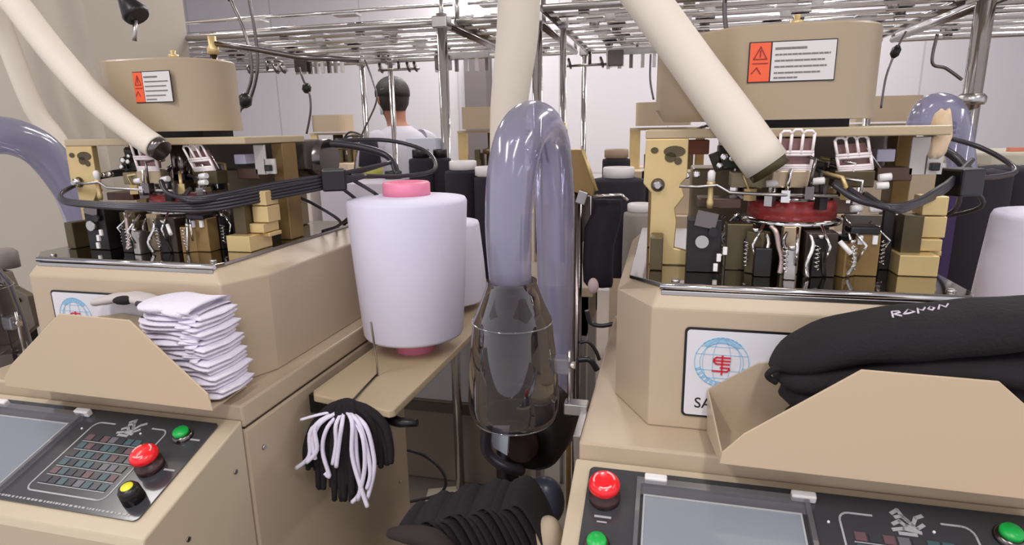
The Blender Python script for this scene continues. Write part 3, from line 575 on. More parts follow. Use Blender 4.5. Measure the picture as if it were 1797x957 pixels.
# black cones on the creel table
def table(x0, x1, y0, y1, z, label):
    R = thing('creel_table', label, 'table', ((x0+x1)/2, (y0+y1)/2, 0))
    obj('tabletop', MB().box(x0, x1, y0, y1, z-.03, z), mat('table_beige', (168, 150, 124), .5), R, .003)
    obj('apron', MB().box(x0+.02, x1-.02, y0+.02, y1-.02, z-.16, z-.03), mat('table_apron', (150, 134, 112), .5), R)
    for x in (x0+.04, x1-.04):
        for y in (y0+.04, y1-.04): obj('leg', MB().box(x-.02, x+.02, y-.02, y+.02, 0, z-.03), steel, R)
table(-1.55, -.20, 1.78, 2.12, 1.03, 'beige creel table behind the cones in the aisle')
table(-.1, 2.4, 1.80, 2.25, 1.03, 'beige creel table behind the right machine')
TZ = 1.03
bw = 'black yarn cones on the creel tables'
def bcone(u, v_top, Y, r, label, capm=whitep, m=coneb, r1=None, tr=.045, th=.03, z=TZ):
    p = aY(u, v_top, Y); h = p.z-z; cone((p.x, Y, z), r, r1 or r*.97, h-th, m, label, capm, group=bw if m == coneb else None, tr=tr, th=th)
bcone(812, 282, 1.93, .062, 'black yarn cone with a white cap, right of the thick front pole')
bcone(738, 262, 2.02, .045, 'black yarn cone directly left of the thick front pole', capm=blackp, r1=.043, tr=.03)
bcone(772, 262, 2.06, .04, 'black yarn cone hidden behind the thick front pole', capm=blackp, r1=.038, tr=.025)
bcone(858, 292, 1.88, .05, 'black yarn cone with a white cap, tucked behind the clear loop')
bcone(690, 300, 2.02, .06, 'low black yarn cone behind the pink-tubed cone', capm=blackp, tr=.03)
R = thing('yarn_cone', 'tapered black yarn cone on a yellow-green base, left of the person', 'yarn cone', (aY(650, 300, 2.05).x, 2.05, 1.30), bw)
pp_ = aY(650, 292, 2.05); pb = aY(650, 312, 2.05)
obj('winding', MB().lathe([(.042, pp_.z), (.03, aY(650, 246, 2.05).z), (.01, aY(650, 243, 2.05).z)], (pp_.x, 2.05, 0), n=28), coneb, R)
obj('base', MB().lathe([(.042, pb.z), (.044, pp_.z)], (pp_.x, 2.05, 0), n=28), mat('yellow_green', (176, 172, 78), .5), R)
obj('spindle_post', MB().tube([(pp_.x, 2.05, TZ), (pp_.x, 2.05, pb.z)], .012, 10), steel, R)
bcone(1086, 293, 2.0, .088, 'wide black yarn cone with a white cap, left of the brass bracket', tr=.05, th=.035)
bcone(1124, 357, 1.84, .05, 'short yarn cone with white cap in front of the wide black cone', m=mat('grey_yarn', (150, 142, 136), .8), tr=.038, th=.024)
bcone(1082, 262, 2.2, .05, 'tan capped black yarn cone behind the wide black cone', capm=mat('tan_cap', (176, 150, 124), .5), tr=.042)
bcone(1676, 325, 1.95, .045, 'purple yarn cone behind the brass blocks of the right machine', m=conep, capm=conep, tr=.03, th=.005)
bcone(1722, 296, 1.95, .075, 'black yarn cone right of the purple cone', capm=blackp, tr=.03, th=.004)
bcone(1772, 290, 2.1, .09, 'black yarn cone at the right edge, behind the white cone', capm=blackp, tr=.03, th=.004)
bcone(1142, 300, 2.18, .07, 'black yarn cone behind the brass bracket of the right machine', capm=blackp, tr=.03)
# boxes near the cones
def carton(u0, v0, u1, v1, Y, dep, m, label, cat='box', z=None):
    a = aY(u0, v0, Y); b = aY(u1, v1, Y); z0 = z if z is not None else b.z
    o = obj('carton', MB().box(a.x, b.x, Y, Y+dep, z0, a.z), m, loc=((a.x+b.x)/2, Y+dep/2, z0), bevel=.003)
    return tag(o, label, cat)
carton(560, 322, 672, 345, 1.82, .25, mat('pale_lilac_card', (200, 192, 204), .7), 'pale lilac flat carton behind the left machine', z=TZ)
carton(712, 243, 765, 268, 2.14, .16, mat('pale_blue_card', (206, 208, 218), .7), 'pale box with a red top line beside the person', z=TZ)
carton(478, 262, 545, 345, 1.82, .2, mat('off_white_card', (214, 204, 196), .7), 'off-white carton behind the black tube clip of the left machine', z=TZ)
# white bin and grey case on the floor under the table
o = obj('storage_bin', MB().box(-1.20, -.62, 2.0, 2.3, .52, .66), mat('bin_white', (204, 202, 206), .5), loc=(-.9, 2.1, .52), bevel=.01)
def bin_():
    R = thing('storage_bin', 'white plastic bin under the creel table', 'bin', (-.86, 2.3, 0))
    obj('body', MB().prism(rrect(-1.25, -.60, 2.26, 2.62, .03), .38, .66), mat('bin_white', (226, 224, 230), .5), R)
    obj('rim', MB().prism(rrect(-1.265, -.585, 2.245, 2.635, .03), .66, .69), whitep, R, .004)
    R2 = thing('crate', 'brown grey crate on the floor carrying the white bin', 'crate', (-.86, 2.3, 0))
    obj('body', MB().box(-1.3, -.5, 2.25, 2.66, 0, .378), mat('crate_brown', (134, 122, 110), .6), R2, .01)
    obj('lid_edge', MB().box(-1.31, -.49, 2.24, 2.26, .33, .372), mat('crate_edge', (92, 82, 74), .6), R2)
bpy.data.objects.remove(o); bin_()
o = obj('paper_scrap', MB().slab([aZ(752, 860, .003), aZ(800, 855, .003), aZ(812, 878, .003), aZ(745, 885, .003)], (0, 0, .004)), mat('cream_paper', (214, 204, 184), .7), loc=aZ(780, 868, .003)); tag(o, 'cream paper scrap lying on the floor by the pole foot', 'paper')
# ------------------------------------------------------------------ creel racks
def rack(name, label, x0, x1, y0, y1, z, poles, nrail, rr=.008):
    R = thing(name, label, 'rack', ((x0+x1)/2, (y0+y1)/2, 0))
    for (x, y, r) in poles:
        p_ = obj('pole', MB().tube([(x, y, 0), (x, y, z+.03)], r, 18), chrome, R)
        obj('pole_joint', MB().box(x-r*1.5, x+r*1.5, y-r*1.5, y+r*1.5, z-.02, z+.02), steel, p_, .004)
        if r > .025: obj('pole_sleeve', MB().lathe([(r*1.35, 1.55), (r*1.5, 1.56), (r*1.5, 1.575), (r*1.15, 1.585)], (x, y, 0), n=20), steel, p_)
    for x in (x0, x1): obj('side_beam', MB().tube([(x, y0, z), (x, y1, z)], .014, 12), dchrome, R)
    for y in (y0, y1): obj('end_beam', MB().tube([(x0, y, z), (x1, y, z)], .012, 12), steel, R)
    for k in range(4):
        y = y0+(y1-y0)*(k+.5)/4; zu = z+.085
        rl = obj('upper_rail', MB().tube([(x0, y, zu), (x1, y, zu)], .007, 8), chrome, R)
        x = x0+.1+.11*(k % 3)
        while x < x1-.06: obj('guide_plate', MB().box(x-.05, x+.05, y-.03, y+.03, zu-.016, zu-.01), (steel, whitep)[int(x*7) % 2], rl); x += .42
    for x in (x0, x1):
        for y in (y0, y1): obj('riser', MB().tube([(x, y, z), (x, y, z+.09)], .008, 8), steel, R)
    for k in range(nrail):
        y = y0+(y1-y0)*(k+.5)/nrail
        rl = obj('guide_rail', MB().tube([(x0, y, z+.012), (x1, y, z+.012)], rr, 8), chrome, R)
        mb = MB(); x = x0+.12+.07*(k % 2)
        mb.box(x0, x1, y-.022, y+.022, z-.012, z-.008)
        obj('flat_bar', mb, steel, rl)
        while x < x1-.1:
            g = MB().box(x-.035, x+.035, y-.035, y+.035, z+.018, z+.024); g.lathe([(.018, z-.014), (.02, z+.03)], (x, y, 0), n=10)
            obj('yarn_guide', g, (steel, dchrome, whitep)[(k+int(x*10)) % 3], rl); x += .33
    return R
RZ = 1.875
rack('creel_rack', 'chrome creel rack overhead at the left, above the person', -2.6, -.80, 2.2, 3.25, RZ, [(-.80, 2.2, .019), (-1.49, 3.25, .015), (-1.66, 3.25, .015), (-2.6, 3.25, .015)], 7)
rack('creel_rack', 'chrome creel rack overhead in the middle, over the aisle', -.74, -.47, 2.2, 3.25, RZ, [(-.452, 2.2, .018), (-.425, 3.25, .014)], 7)
rack('creel_rack', 'chrome creel rack overhead above the right machine', -.40, .90, 2.05, 3.25, RZ, [(-.385, 2.35, .012), (.90, 3.25, .016), (.93, 2.3, .027)], 8)
rack('creel_rack', 'chrome creel rack overhead at the right picture edge', 1.0, 2.5, 2.3, 3.35, RZ, [(1.33, 2.75, .016), (2.5, 3.35, .016)], 6)
# low comb clusters under the rack ends
def feeder(u, v, Y, label):
    p = aY(u, v, Y); R = thing('yarn_feeder', label, 'yarn feeder', p, 'small yarn feeders under the racks')
    obj('arm', MB().tube([p+Vector((-.12, 0, 0)), p+Vector((.12, 0, 0))], .007, 8), steel, R)
    for k in (-.1, .06, .1): obj('wheel', MB().lathe([(.025, -.006), (.03, 0), (.025, .006)], p+Vector((k, -.01, .01)), (1, .2, .3), 14), dchrome, R)
    obj('hanger', MB().tube([p, p+Vector((0, 0, RZ-p.z))], .008, 8), dchrome, R)
feeder(700, 122, 3.2, 'small yarn feeder hung beside the pole above the person')
feeder(1035, 114, 3.2, 'small yarn feeder on the thin pole right of the upright hose')
feeder(470, 125, 3.0, 'small yarn feeder below the left rack, above the left machine tubes')
def combrow(u, v, Y, n, label):
    p = aY(u, v, Y); R = thing('tension_unit', label, 'tension unit', p, 'tension units hanging under the racks')
    obj('bar', MB().box(p.x-.14, p.x+.14, Y-.01, Y+.01, p.z, p.z+.03), steel, R)
    for k in range(n): x = p.x-.13+.26*k/(n-1); obj('tine', MB().box(x-.008, x+.008, Y-.008, Y+.008, p.z-.06, p.z), (steel, whitep, dchrome)[k % 3], R)
    obj('clamp', MB().box(p.x-.13, p.x-.06, Y-.03, Y+.03, p.z-.05, p.z+.02), dchrome, R, .004)
    obj('hanger', MB().tube([p+Vector((0, 0, .03)), p+Vector((0, 0, RZ-p.z))], .006, 8), dchrome, R)
combrow(560, 108, 3.0, 8, 'row of pale tines under the left rack, beside the thin pole')
combrow(810, 103, 3.0, 6, 'row of tines under the middle rack, by the grey column')
combrow(1118, 95, 3.0, 6, 'row of tines under the right rack, left of the right hood')
# hanging cables
def cable(pts, r, label, m=None, con=None):
    if pts[0].z > 1.84: pts = [Vector((pts[0].x-.02, pts[0].y, 3.18)), pts[0]+Vector((0, 0, .1))]+pts
    R = thing('hanging_cable', label, 'cable', pts[0])
    obj('wire', MB().tube(pts, r, 8, smooth_path=6), m or dchrome, R)
    if con is not None: obj('connector', MB().lathe([(r*1.5, -.02), (r*4, -.008), (r*4, .012), (r*1.8, .025)], con, (.3, 0, 1), 12), blackp, R)
cable([aY(402, -10, 1.7), aY(425, 45, 1.7), aY(440, 100, 1.7), aY(441, 140, 1.7), aY(428, 178, 1.7), aY(412, 215, 1.68)], .005, 'thick grey cable with a black plug, left of two above the left machine', con=aY(430, 178, 1.7))
cable([aY(436, -10, 1.75), aY(448, 60, 1.75), aY(452, 120, 1.75), aY(440, 172, 1.75), aY(425, 190, 1.75)], .005, 'thick grey cable, right of two above the left machine')
cable([aY(525, 118, 2.6), aY(532, 140, 2.6), aY(543, 165, 2.6), aY(545, 195, 2.6), aY(538, 235, 2.6)], .005, 'thin cable with a plug hanging before the wall, left of the far machine', con=aY(538, 156, 2.6))
cable([aY(640, 105, 2.5), aY(655, 145, 2.5), aY(660, 180, 2.5), aY(630, 250, 2.5), aY(620, 320, 2.4)], .004, 'thin pale wire running down past the person')
cable([aY(1272, -10, 1.9), aY(1272, 30, 1.9), aY(1276, 62, 1.9)], .006, 'short black cable dropping to the right machine hood')
cable([aY(1590, 55, 2.6), aY(1572, 90, 2.6), aY(1555, 135, 2.6), aY(1546, 190, 2.6)], .004, 'thin cable with a plug right of the right hood', con=aY(1571, 92, 2.6))
cable([aY(1645, 60, 2.7), aY(1636, 110, 2.7), aY(1660, 120, 2.7), aY(1688, 140, 2.7)], .006, 'grey curved cable before the right-hand pole')
cable([aY(1142, 95, 2.6), aY(1141, 140, 2.6), aY(1147, 175, 2.6)], .004, 'thin pale cable left of the right hood')
cable([aY(690, 785, 1.9), aY(745, 800, 1.9), aY(780, 835, 1.9), aY(770, 868, 1.9), aY(700, 884, 1.9)], .006, 'black cable looping out low behind the left machine', rubber)
cable([aY(1030, 545, 1.5), aY(1036, 566, 1.5), aY(1055, 572, 1.5), aY(1078, 568, 1.5)], .006, 'black cable loop between the clear hose and the right machine', rubber)
cable([aY(1018, 602, 1.5), aY(1032, 600, 1.5), aY(1045, 615, 1.5), aY(1052, 632, 1.5)], .005, 'short black cable low beside the right machine', rubber)
cable([aY(1015, 632, 1.45), aY(1035, 632, 1.45), aY(1048, 650, 1.45)], .008, 'thick black cable stub low beside the right machine', rubber)
# small black lamp above the left machine
R = thing('task_lamp', 'black angled lamp head above the left machine hood', 'lamp', aY(235, 60, 1.25))
obj('shade', MB().lathe([(.012, -.05), (.016, -.03), (.03, .01), (.026, .02)], aY(233, 18, 1.25), (.55, 0, -.8), 16), blackp, R)
obj('stem', MB().tube([aY(213, -60, 1.25)+Vector((0, 0, 1.2)), aY(215, -30, 1.25), aY(215, 0, 1.25), aY(225, 12, 1.25)], .006, 8), blackp, R)
obj('rod', MB().tube([aY(238, 35, 1.25), aY(236, 62, 1.25), aY(236, 72, 1.25)], .005, 8), steel, R)
# ------------------------------------------------------------------ brass stop motion on its post, with black yarn hanging
R = thing('yarn_stop', 'brass yarn stop bracket on a steel post, right of the clear loop', 'bracket', aY(1005, 560, 1.5))
Yb = 1.5
pl_ = [(985, 262), (1022, 262), (1046, 328), (1040, 345), (996, 335)]
obj('brass_plate', MB().slab([aY(u, v, Yb) for u, v in pl_], (0, .012, 0)), brassd, R, .002)
obj('brass_edge', MB().tube([aY(1023, 264, Yb-.005), aY(1047, 335, Yb-.005)], .004, 8), brass, R)
obj('brass_pin', MB().lathe([(.005, -.04), (.005, .02), (.010, .022), (.010, .034), (.006, .036), (.009, .05)], aY(989, 252, Yb), n=12), brass, R)
obj('post', MB().tube([aY(1000, 335, Yb), Vector((aY(1000, 335, Yb).x, Yb, 0))], .007, 10), brassd, R)
obj('post', MB().tube([aY(1014, 335, Yb+.02), Vector((aY(1014, 335, Yb).x, Yb+.02, 0))], .012, 10), dchrome, R)
obj('arm', MB().tube([aY(1040, 345, Yb), aY(1090, 342, Yb), aY(1102, 352, Yb)], .004, 8), chrome, R)
obj('wing_nut', MB().box(*(lambda p: (p.x-.012, p.x+.012, Yb-.012, Yb-.002, p.z-.018, p.z+.014))(aY(1022, 345, Yb)), tilt=.3), steel, R, .002)
obj('grey_shield', MB().slab([aY(u, v, Yb+.04) for u, v in ((1005, 345), (1035, 345), (1036, 400), (1015, 440), (1004, 400))], (0, .01, 0)), mat('grey_brown_box', (92, 84, 80), .4, .4), R)
R2 = thing('cloth_bag', 'black cloth hanging from the chrome arm by the brass bracket', 'cloth', aY(1060, 430, 1.52))
rings = []
for v, u0, u1, th in ((350, 1042, 1092, .008), (375, 1038, 1092, .02), (400, 1026, 1086, .03), (430, 1024, 1078, .034), (465, 1022, 1076, .034), (495, 1024, 1076, .03), (503, 1030, 1074, .015)):
    a = aY(u0, v, 1.54); b = aY(u1, v, 1.54); c = (a+b)/2; r = (b.x-a.x)/2
    rings.append([c+Vector((r*math.cos(t*math.pi/10), th*math.sin(t*math.pi/10)*(1+.2*math.sin(t*2.1)), 0)) for t in range(20)])
obj('cloth', MB().loft(rings), mat('blue_black_cloth', (32, 24, 38), .9, bump=.2, scale=60), R2)
obj('pale_knot', MB().sphere(aY(1041, 502, 1.5), .014, 8, (1, 1, 1.5)), mat('pinkish_cloth', (200, 180, 180), .9), R2)
# ------------------------------------------------------------------ black socks in the right tray (stack reaching past the frame)
def sock(name, pts, wd, th, m, loc, label=None, cat='sock', group=None, parent=None, nn=18, wob=.08, seed=0, blunt=1):
    """flattened knitted tube: centre line pts, half depth wd, half thickness th"""
    rnd = random.Random(seed); P = [Vector(p) for p in pts]; Q = []
    for i in range(len(P)-1):
        p0 = P[max(i-1, 0)]; p1 = P[i]; p2 = P[i+1]; p3 = P[min(i+2, len(P)-1)]
        for k in range(5):
            t = k/5; Q.append(.5*((2*p1)+(-p0+p2)*t+(2*p0-5*p1+4*p2-p3)*t*t+(-p0+3*p1-3*p2+p3)*t**3))
    Q.append(P[-1]); rings = []; N = len(Q)
    ph = rnd.uniform(0, 6)
    for i, q in enumerate(Q):
        s_ = i/(N-1); e_ = min(1, (math.sin(min(s_*6, 1)*math.pi/2)*.9+.1), (math.sin(min((1-s_)*6*blunt, 1)*math.pi/2)*.9+.1))
        t = (Q[min(i+1, N-1)]-Q[max(i-1, 0)]).normalized(); u = Vector((0, 1, 0)); v = t.cross(u).normalized()
        if v.z < 0: v = -v
        w_ = (wd(s_) if callable(wd) else wd)*e_*(1+wob*math.sin(ph+i*.9)); h_ = (th(s_) if callable(th) else th)*e_*(1+wob*math.sin(ph*2+i*1.3))
        rings.append([q + u*w_*math.copysign(abs(math.cos(a))**.7, math.cos(a)) + v*h_*math.copysign(abs(math.sin(a))**.9, math.sin(a)) for a in [2*math.pi*k/nn for k in range(nn)]])
    o = obj(name, MB().loft(rings), m, parent, loc=loc)
    if label: tag(o, label, cat, group)
    return o
g = 'black socks in the right tray'
sock('knitted_sock', [(.165, .825, 1.098), (.25, .82, 1.11), (.36, .82, 1.125), (.50, .82, 1.135)], .045, .034, knitb, (.3, .82, 1.1), 'bottommost black sock in the right tray, barely showing', group=g, seed=1)
sock('knitted_sock', [(.158, .82, 1.150), (.23, .815, 1.165), (.34, .81, 1.182), (.45, .81, 1.19), (.56, .81, 1.19)], .05, .024, knitb, (.3, .81, 1.16), 'second lowest black sock in the right tray', group=g, seed=2)
sock('knitted_sock', [(.148, .815, 1.176), (.22, .81, 1.19), (.33, .80, 1.212), (.45, .80, 1.222), (.58, .80, 1.222)], .052, .020, knitb, (.3, .80, 1.18), 'black sock just under the lettered one in the right tray', group=g, seed=3)
top_s = sock('knitted_sock', [(.143, .82, 1.188), (.175, .815, 1.208), (.228, .805, 1.236), (.31, .80, 1.254), (.39, .795, 1.270), (.46, .79, 1.282), (.53, .79, 1.282), (.64, .79, 1.270)], lambda s: .05, lambda s: .010+.020*math.sin(min(1, s*1.15)*math.pi), knitb, (.3, .80, 1.24), 'black sock with white lettering on top of the right tray stack', group=g, seed=4, wob=.03)
obj('drawstring_loop', MB().tube([(.165, .80, 1.192), (.145, .79, 1.195), (.138, .795, 1.183), (.150, .80, 1.173)], .004, 8, smooth_path=5), knitb, top_s)
lt = MB()
from mathutils.bvhtree import BVHTree
_bv = BVHTree.FromPolygons([v.co+top_s.location for v in top_s.data.vertices], [tuple(p.vertices) for p in top_s.data.polygons])
def L3(s, t, h=0):
    x = .268+.058*s+.003*t; y = .778+.016*t+.008*s; hit = _bv.ray_cast(Vector((x, y, 1.5)), Vector((0, 0, -1)))
    return hit[0]+hit[1]*.0008 if hit[0] else Vector((x, y, 1.28))
def _unused(s, t, h=0):   # along the front upper flank of the top sock
    A = Vector((.272, .777, 1.2705)); B = Vector((.335, .782, 1.282)); d = (B-A); return A + d*s + Vector((0, .85, .5)).normalized()*t*.012
for st in ([(0, .1), (.0, 1), (.12, .9), (.14, .55), (.02, .45), (.16, 0)], [(.2, .2), (.3, .85), (.4, .2), (.28, .15), (.2, .2)], [(.46, 0), (.48, .9), (.56, .3), (.62, .9)], [(.66, .5), (.72, .9), (.78, .5), (.72, .1), (.66, .5)], [(.84, .2), (.9, 1.0), (.98, .3), (1.05, .9)]):
    lt.tube([L3(*p) for p in st], .0012, 6)
obj('white_lettering', lt, mat('white_print_cloth', (214, 206, 216), .8), top_s)
# ------------------------------------------------------------------ folded white socks in the left tray
g = 'folded white socks in the left tray'
n = 18
ORD = ['lowest', 'second', 'third', 'fourth', 'fifth', 'sixth', 'seventh', 'eighth', 'ninth', 'tenth', 'eleventh', 'twelfth', 'thirteenth', 'fourteenth', 'fifteenth', 'sixteenth', 'seventeenth', 'topmost']
for k in range(n):
    z = 1.085+k*.0082; xr = -.680+.005*math.sin(k*2.1)+(-.02 if k == n-1 else 0)-.0012*k; yy = .815+.003*math.sin(k*1.7)
    lb = 'lowest folded white sock of the left stack' if k == 0 else ('topmost folded white sock of the left stack' if k == n-1 else 'folded white sock, %s from the bottom of the left stack' % ORD[k])
    xs = (aY(262, 540, .84).x+.022 if k > 6 else -.95)+.006*math.sin(k*1.3); pts = [(xs, yy, z+.003), (xs+.06, yy, z+.004), (xs+.13, yy, z+.003), (xr-.05, yy-.002, z+.001), (xr, yy-.003, z-.002)]
    o = sock('knitted_sock', pts, .046, .0046 if k < n-1 else .009, knitw, (-.85, .84, z), lb, group=g, seed=20+k, wob=.10, blunt=3)
    if k > n-6: obj('grey_cuff', MB().tube([Vector((xs+.01+.006*math.sin(k), yy-.02, z+.004)), Vector((xs+.04+.01*math.sin(k*3), yy-.026, z+.006))], [.005, .003], 8), knitg, o)
o = sock('knitted_sock', [(-1.0, .85, 1.206), (-.965, .85, 1.214), (-.925, .85, 1.220), (-.88, .84, 1.222), (-.82, .83, 1.212)], .022, .008, mat('pale_grey_knit', (196, 188, 186), .95), (-.93, .83, 1.24), 'loose pale grey sock toe lying left of the white stack top', group='loose sock ends on the left tray', seed=50)
obj('dark_heel', MB().sphere((-.905, .826, 1.222), .017, 8, (1.2, .8, .45)), knitb, o)
# ------------------------------------------------------------------ yarn bundle hanging from the left shelf
K = aY(608, 710, .945)
R = thing('yarn_bundle', 'tassel of black and white yarn ends hanging from the shelf corner', 'yarn bundle', K)
obj('hanging_thread', MB().tube([aZ(661, 658, 1.007), aZ(640, 680, 1.007), aZ(622, 700, 1.008), K], .002, 6), rubber, R)
obj('knot', MB().sphere(K+Vector((0, 0, -.004)), .014, 8, (1.3, 1, .8)), knitb, R)
obj('wire_tie', MB().tube([K+Vector((-.001, -.012, .015)), K+Vector((.001, -.015, -.004)), K+Vector((.004, -.012, -.014))], .0015, 6), steel, R)
px = lambda u, v, y=.93: aY(u, v, y)
white_st = [((560, 728), (528, 737)), ((548, 752), (543, 800), (520, 822)), ((555, 745), (556, 790), (538, 812)), ((575, 750), (566, 790), (578, 835), (570, 830)), ((590, 745), (590, 780), (584, 815)), ((600, 745), (595, 780), (590, 820)), ((622, 745), (626, 800), (632, 860), (618, 882)), ((628, 740), (642, 780), (650, 830), (644, 858)), ((618, 742), (618, 800), (634, 858), (645, 890)), ((640, 745), (655, 795), (656, 830), (645, 875)), ((565, 740), (550, 770), (553, 806)), ((634, 760), (640, 820), (628, 878))]
for i, st in enumerate(white_st):
    y0 = .918-.004*(i % 3)
    pts = [K+Vector((0, -.008, -.006))]+[px(u, v, y0) for u, v in st]
    w0 = .0042 if i else .0028
    obj('yarn_end', MB().tube(pts, [w0*.8]+[w0]*(len(pts)-1), 7, smooth_path=5), yarnw, R)
rnd = random.Random(5)
for i in range(46):
    t = i/45; u = 535+t*148+rnd.uniform(-6, 6); v = 800+60*math.sin(math.pi*min(1, t*1.1))+rnd.uniform(-14, 22)
    if t > .8: v = 800+rnd.uniform(-20, 30)
    y0 = .938+rnd.uniform(-.008, .012)
    mid = (608+(u-608)*.82+rnd.uniform(-4, 4), 708+(v-708)*.34)
    mid2 = (608+(u-608)*.98, 708+(v-708)*.72)
    obj('yarn_end', MB().tube([K, px(608+(u-608)*.4, 708+abs(u-608)*.10, y0), px(*mid, y0), px(*mid2, y0), px(u, v, y0)], [.006, .008, .008, .007, .005], 6, smooth_path=4), knitb, R)
obj('shelf_pin', MB().tube([aZ(663, 660, 1.004), aZ(663, 660, 1.004)+Vector((.0, 0, .03)), aY(651, 566, .985)], .0022, 8), steel, left_m)
# ------------------------------------------------------------------ fanned black socks at the bottom centre
g = 'fanned black socks at the bottom of the aisle'
N = 15
ORD2 = ['leftmost', 'second', 'third', 'fourth', 'fifth', 'sixth', 'seventh', 'eighth', 'ninth', 'tenth', 'eleventh', 'twelfth', 'thirteenth', 'fourteenth', 'rightmost']
for i in range(N):
    t = i/(N-1)
    ub = 712+t*195; vb = 926-t*42+5*math.sin(i*1.7)-8*math.sin(math.pi*t)
    Yf = .80+.0035*i
    tp = aY(ub, vb, Yf)
    q = [tp+Vector((-.024, 0, -.034)), tp+Vector((-.012, 0, -.008)), tp+Vector((.004, 0, 0)), tp+Vector((.024, 0, -.022)), tp+Vector((.046, 0, -.075)), tp+Vector((.066-.02*t, 0, -.15)), tp+Vector((.08-.03*t, 0, -.24))]
    rad = [.003, .006, .0074, .0078, .0076, .007, .006]; Q = []; RR = []
    for a_ in range(len(q)-1):
        for k in range(5):
            f_ = k/5; p0 = q[max(a_-1, 0)]; p1 = q[a_]; p2 = q[a_+1]; p3 = q[min(a_+2, len(q)-1)]
            Q.append(.5*((2*p1)+(-p0+p2)*f_+(2*p0-5*p1+4*p2-p3)*f_*f_+(-p0+3*p1-3*p2+p3)*f_**3)); RR.append(rad[a_]*(1-f_)+rad[a_+1]*f_)
    rings = []
    for k, c_ in enumerate(Q):
        tt = (Q[min(k+1, len(Q)-1)]-Q[max(k-1, 0)]).normalized(); nn = Vector((tt.z, 0, -tt.x)); w_ = .045*min(1, .35+k*.13)
        rings.append([c_+nn*RR[k]*math.cos(a)+Vector((0, 1, 0))*w_*math.sin(a)+Vector((0, .03, 0)) for a in [2*math.pi*m_/16 for m_ in range(16)]])
    o = obj('black_sock', MB().loft(rings), knitb, loc=tp)
    lb = ('%s sock of the fanned black pile at the bottom' % ORD2[i]) if i in (0, N-1) else 'black sock, %s from the left in the fanned bottom pile' % ORD2[i]
    tag(o, lb, 'sock', g)
p = aY(712, 938, .78)
o = obj('black_sock', MB().tube([aY(682, 936, .78), p, aY(760, 948, .78), aY(800, 990, .78)], [.008, .016, .02, .02], 12, smooth_path=5, flat=.8), mat('brown_black_knit', (48, 38, 38), .95), loc=p); tag(o, 'brownish black sock toe sticking out left of the fanned pile', 'sock')
# cart that carries the fanned socks
R = thing('sock_cart', 'dark box under the fanned black socks', 'box', (-.1, .9, 0))
q = aY(840, 957, .86)
obj('box', MB().box(q.x-.12, q.x+.12, .80, 1.0, 0, aY(840, 990, .86).z-.10), blackp, R, .004)
o = obj('cream_pouch', MB().sphere(aY(962, 945, .86), .028, 10, (.9, .9, 1.4)), mat('cream_cloth', (190, 172, 150), .8), loc=aY(962, 945, .86)); tag(o, 'rounded cream cloth pouch beside the lower right of the black pile', 'pouch')
o = obj('blue_bag', MB().sphere(aY(955, 880, 1.15), .045, 10, (1, .8, 1.3)), mat('blue_grey_plastic', (84, 88, 108), .3), loc=aY(955, 880, 1.15)); tag(o, 'blue-grey plastic bag low under the black blower', 'bag')
# ------------------------------------------------------------------ things right of the right machine
R = thing('cream_glove', 'cream cloth hanging on the right end of the right crossbar', 'cloth', aY(1640, 240, 1.12))
rings = []
for v, u0, u1 in ((193, 1652, 1666), (202, 1640, 1668), (218, 1634, 1670), (240, 1640, 1670), (255, 1622, 1664), (268, 1616, 1660), (276, 1624, 1645)):
    a = aY(u0, v, 1.09); b = aY(u1, v, 1.09); c = (a+b)/2; r = (b.x-a.x)/2
    rings.append([c+Vector((r*math.cos(t*math.pi/8), .014*math.sin(t*math.pi/8), .003*math.sin(t*1.7))) for t in range(16)])
obj('cloth', MB().loft(rings), mat('cream_cloth_light', (222, 196, 164), .8), R)
o = obj('suction_hose', MB().tube([aY(1612, 235, 2.0), aY(1622, 200, 2.0), aY(1645, 186, 2.0), aY(1672, 200, 2.0), aY(1684, 260, 2.0), aY(1690, 330, 2.0)], .036, 18, smooth_path=5), hoseclear, loc=aY(1645, 186, 2.0)); tag(o, 'lilac clear hose arch behind the right-hand pole', 'hose')
R = thing('machine_table', 'pale rounded bench at the right edge behind the pole', 'bench', (aY(1780, 285, 2.4).x, 2.6, 0))
a = aY(1715, 268, 2.45)
obj('benchtop', MB().prism(rrect(a.x, a.x+.9, 2.45, 2.85, .08), a.z-.05, a.z), mat('pale_beige_bench', (190, 184, 168), .5), R, .01)
obj('orange_strip', MB().box(a.x+.12, a.x+.7, 2.5, 2.53, a.z, a.z+.014), mat('salmon_strip', (210, 130, 106), .5), R)
obj('bench_leg', MB().box(a.x+.1, a.x+.18, 2.6, 2.68, 0, a.z-.05), steel, R); obj('bench_leg', MB().box(a.x+.7, a.x+.78, 2.6, 2.68, 0, a.z-.05), steel, R)
# ------------------------------------------------------------------ perforated machine frame at the far left
Yl = 1.15
R = thing('perforated_bracket', 'brown perforated metal bracket at the left picture edge', 'frame', (aY(10, 560, Yl).x, Yl, 0))
a = aY(58, 520, Yl)
fp = obj('frame_plate', MB().slab([aY(-60, 470, Yl), aY(8, 478, Yl), aY(20, 505, Yl), aY(48, 520, Yl), aY(62, 572, Yl), aY(30, 600, Yl), aY(-60, 640, Yl)], (0, .02, 0)), mat('brown_grey_metal', (110, 98, 86), .4, .4), R, .002)
for u, v in ((10, 535), (34, 527), (20, 580), (46, 573), (4, 500)):
    obj('bolt_hole', MB().lathe([(.006, 0), (.006, -.004)], aY(u, v, Yl), (0, 1, 0), 12), blackp, fp)
obj('grey_cap', MB().lathe([(.03, 0), (.03, .04), (.02, .05)], aY(12, 470, Yl+.03), (0, 0, 1), 16), mat('dusty_grey', (140, 130, 124), .6), R)
obj('frame_leg', MB().box(a.x-.14, a.x-.09, Yl+.02, Yl+.06, 0, aY(20, 560, Yl).z), blackm, R)
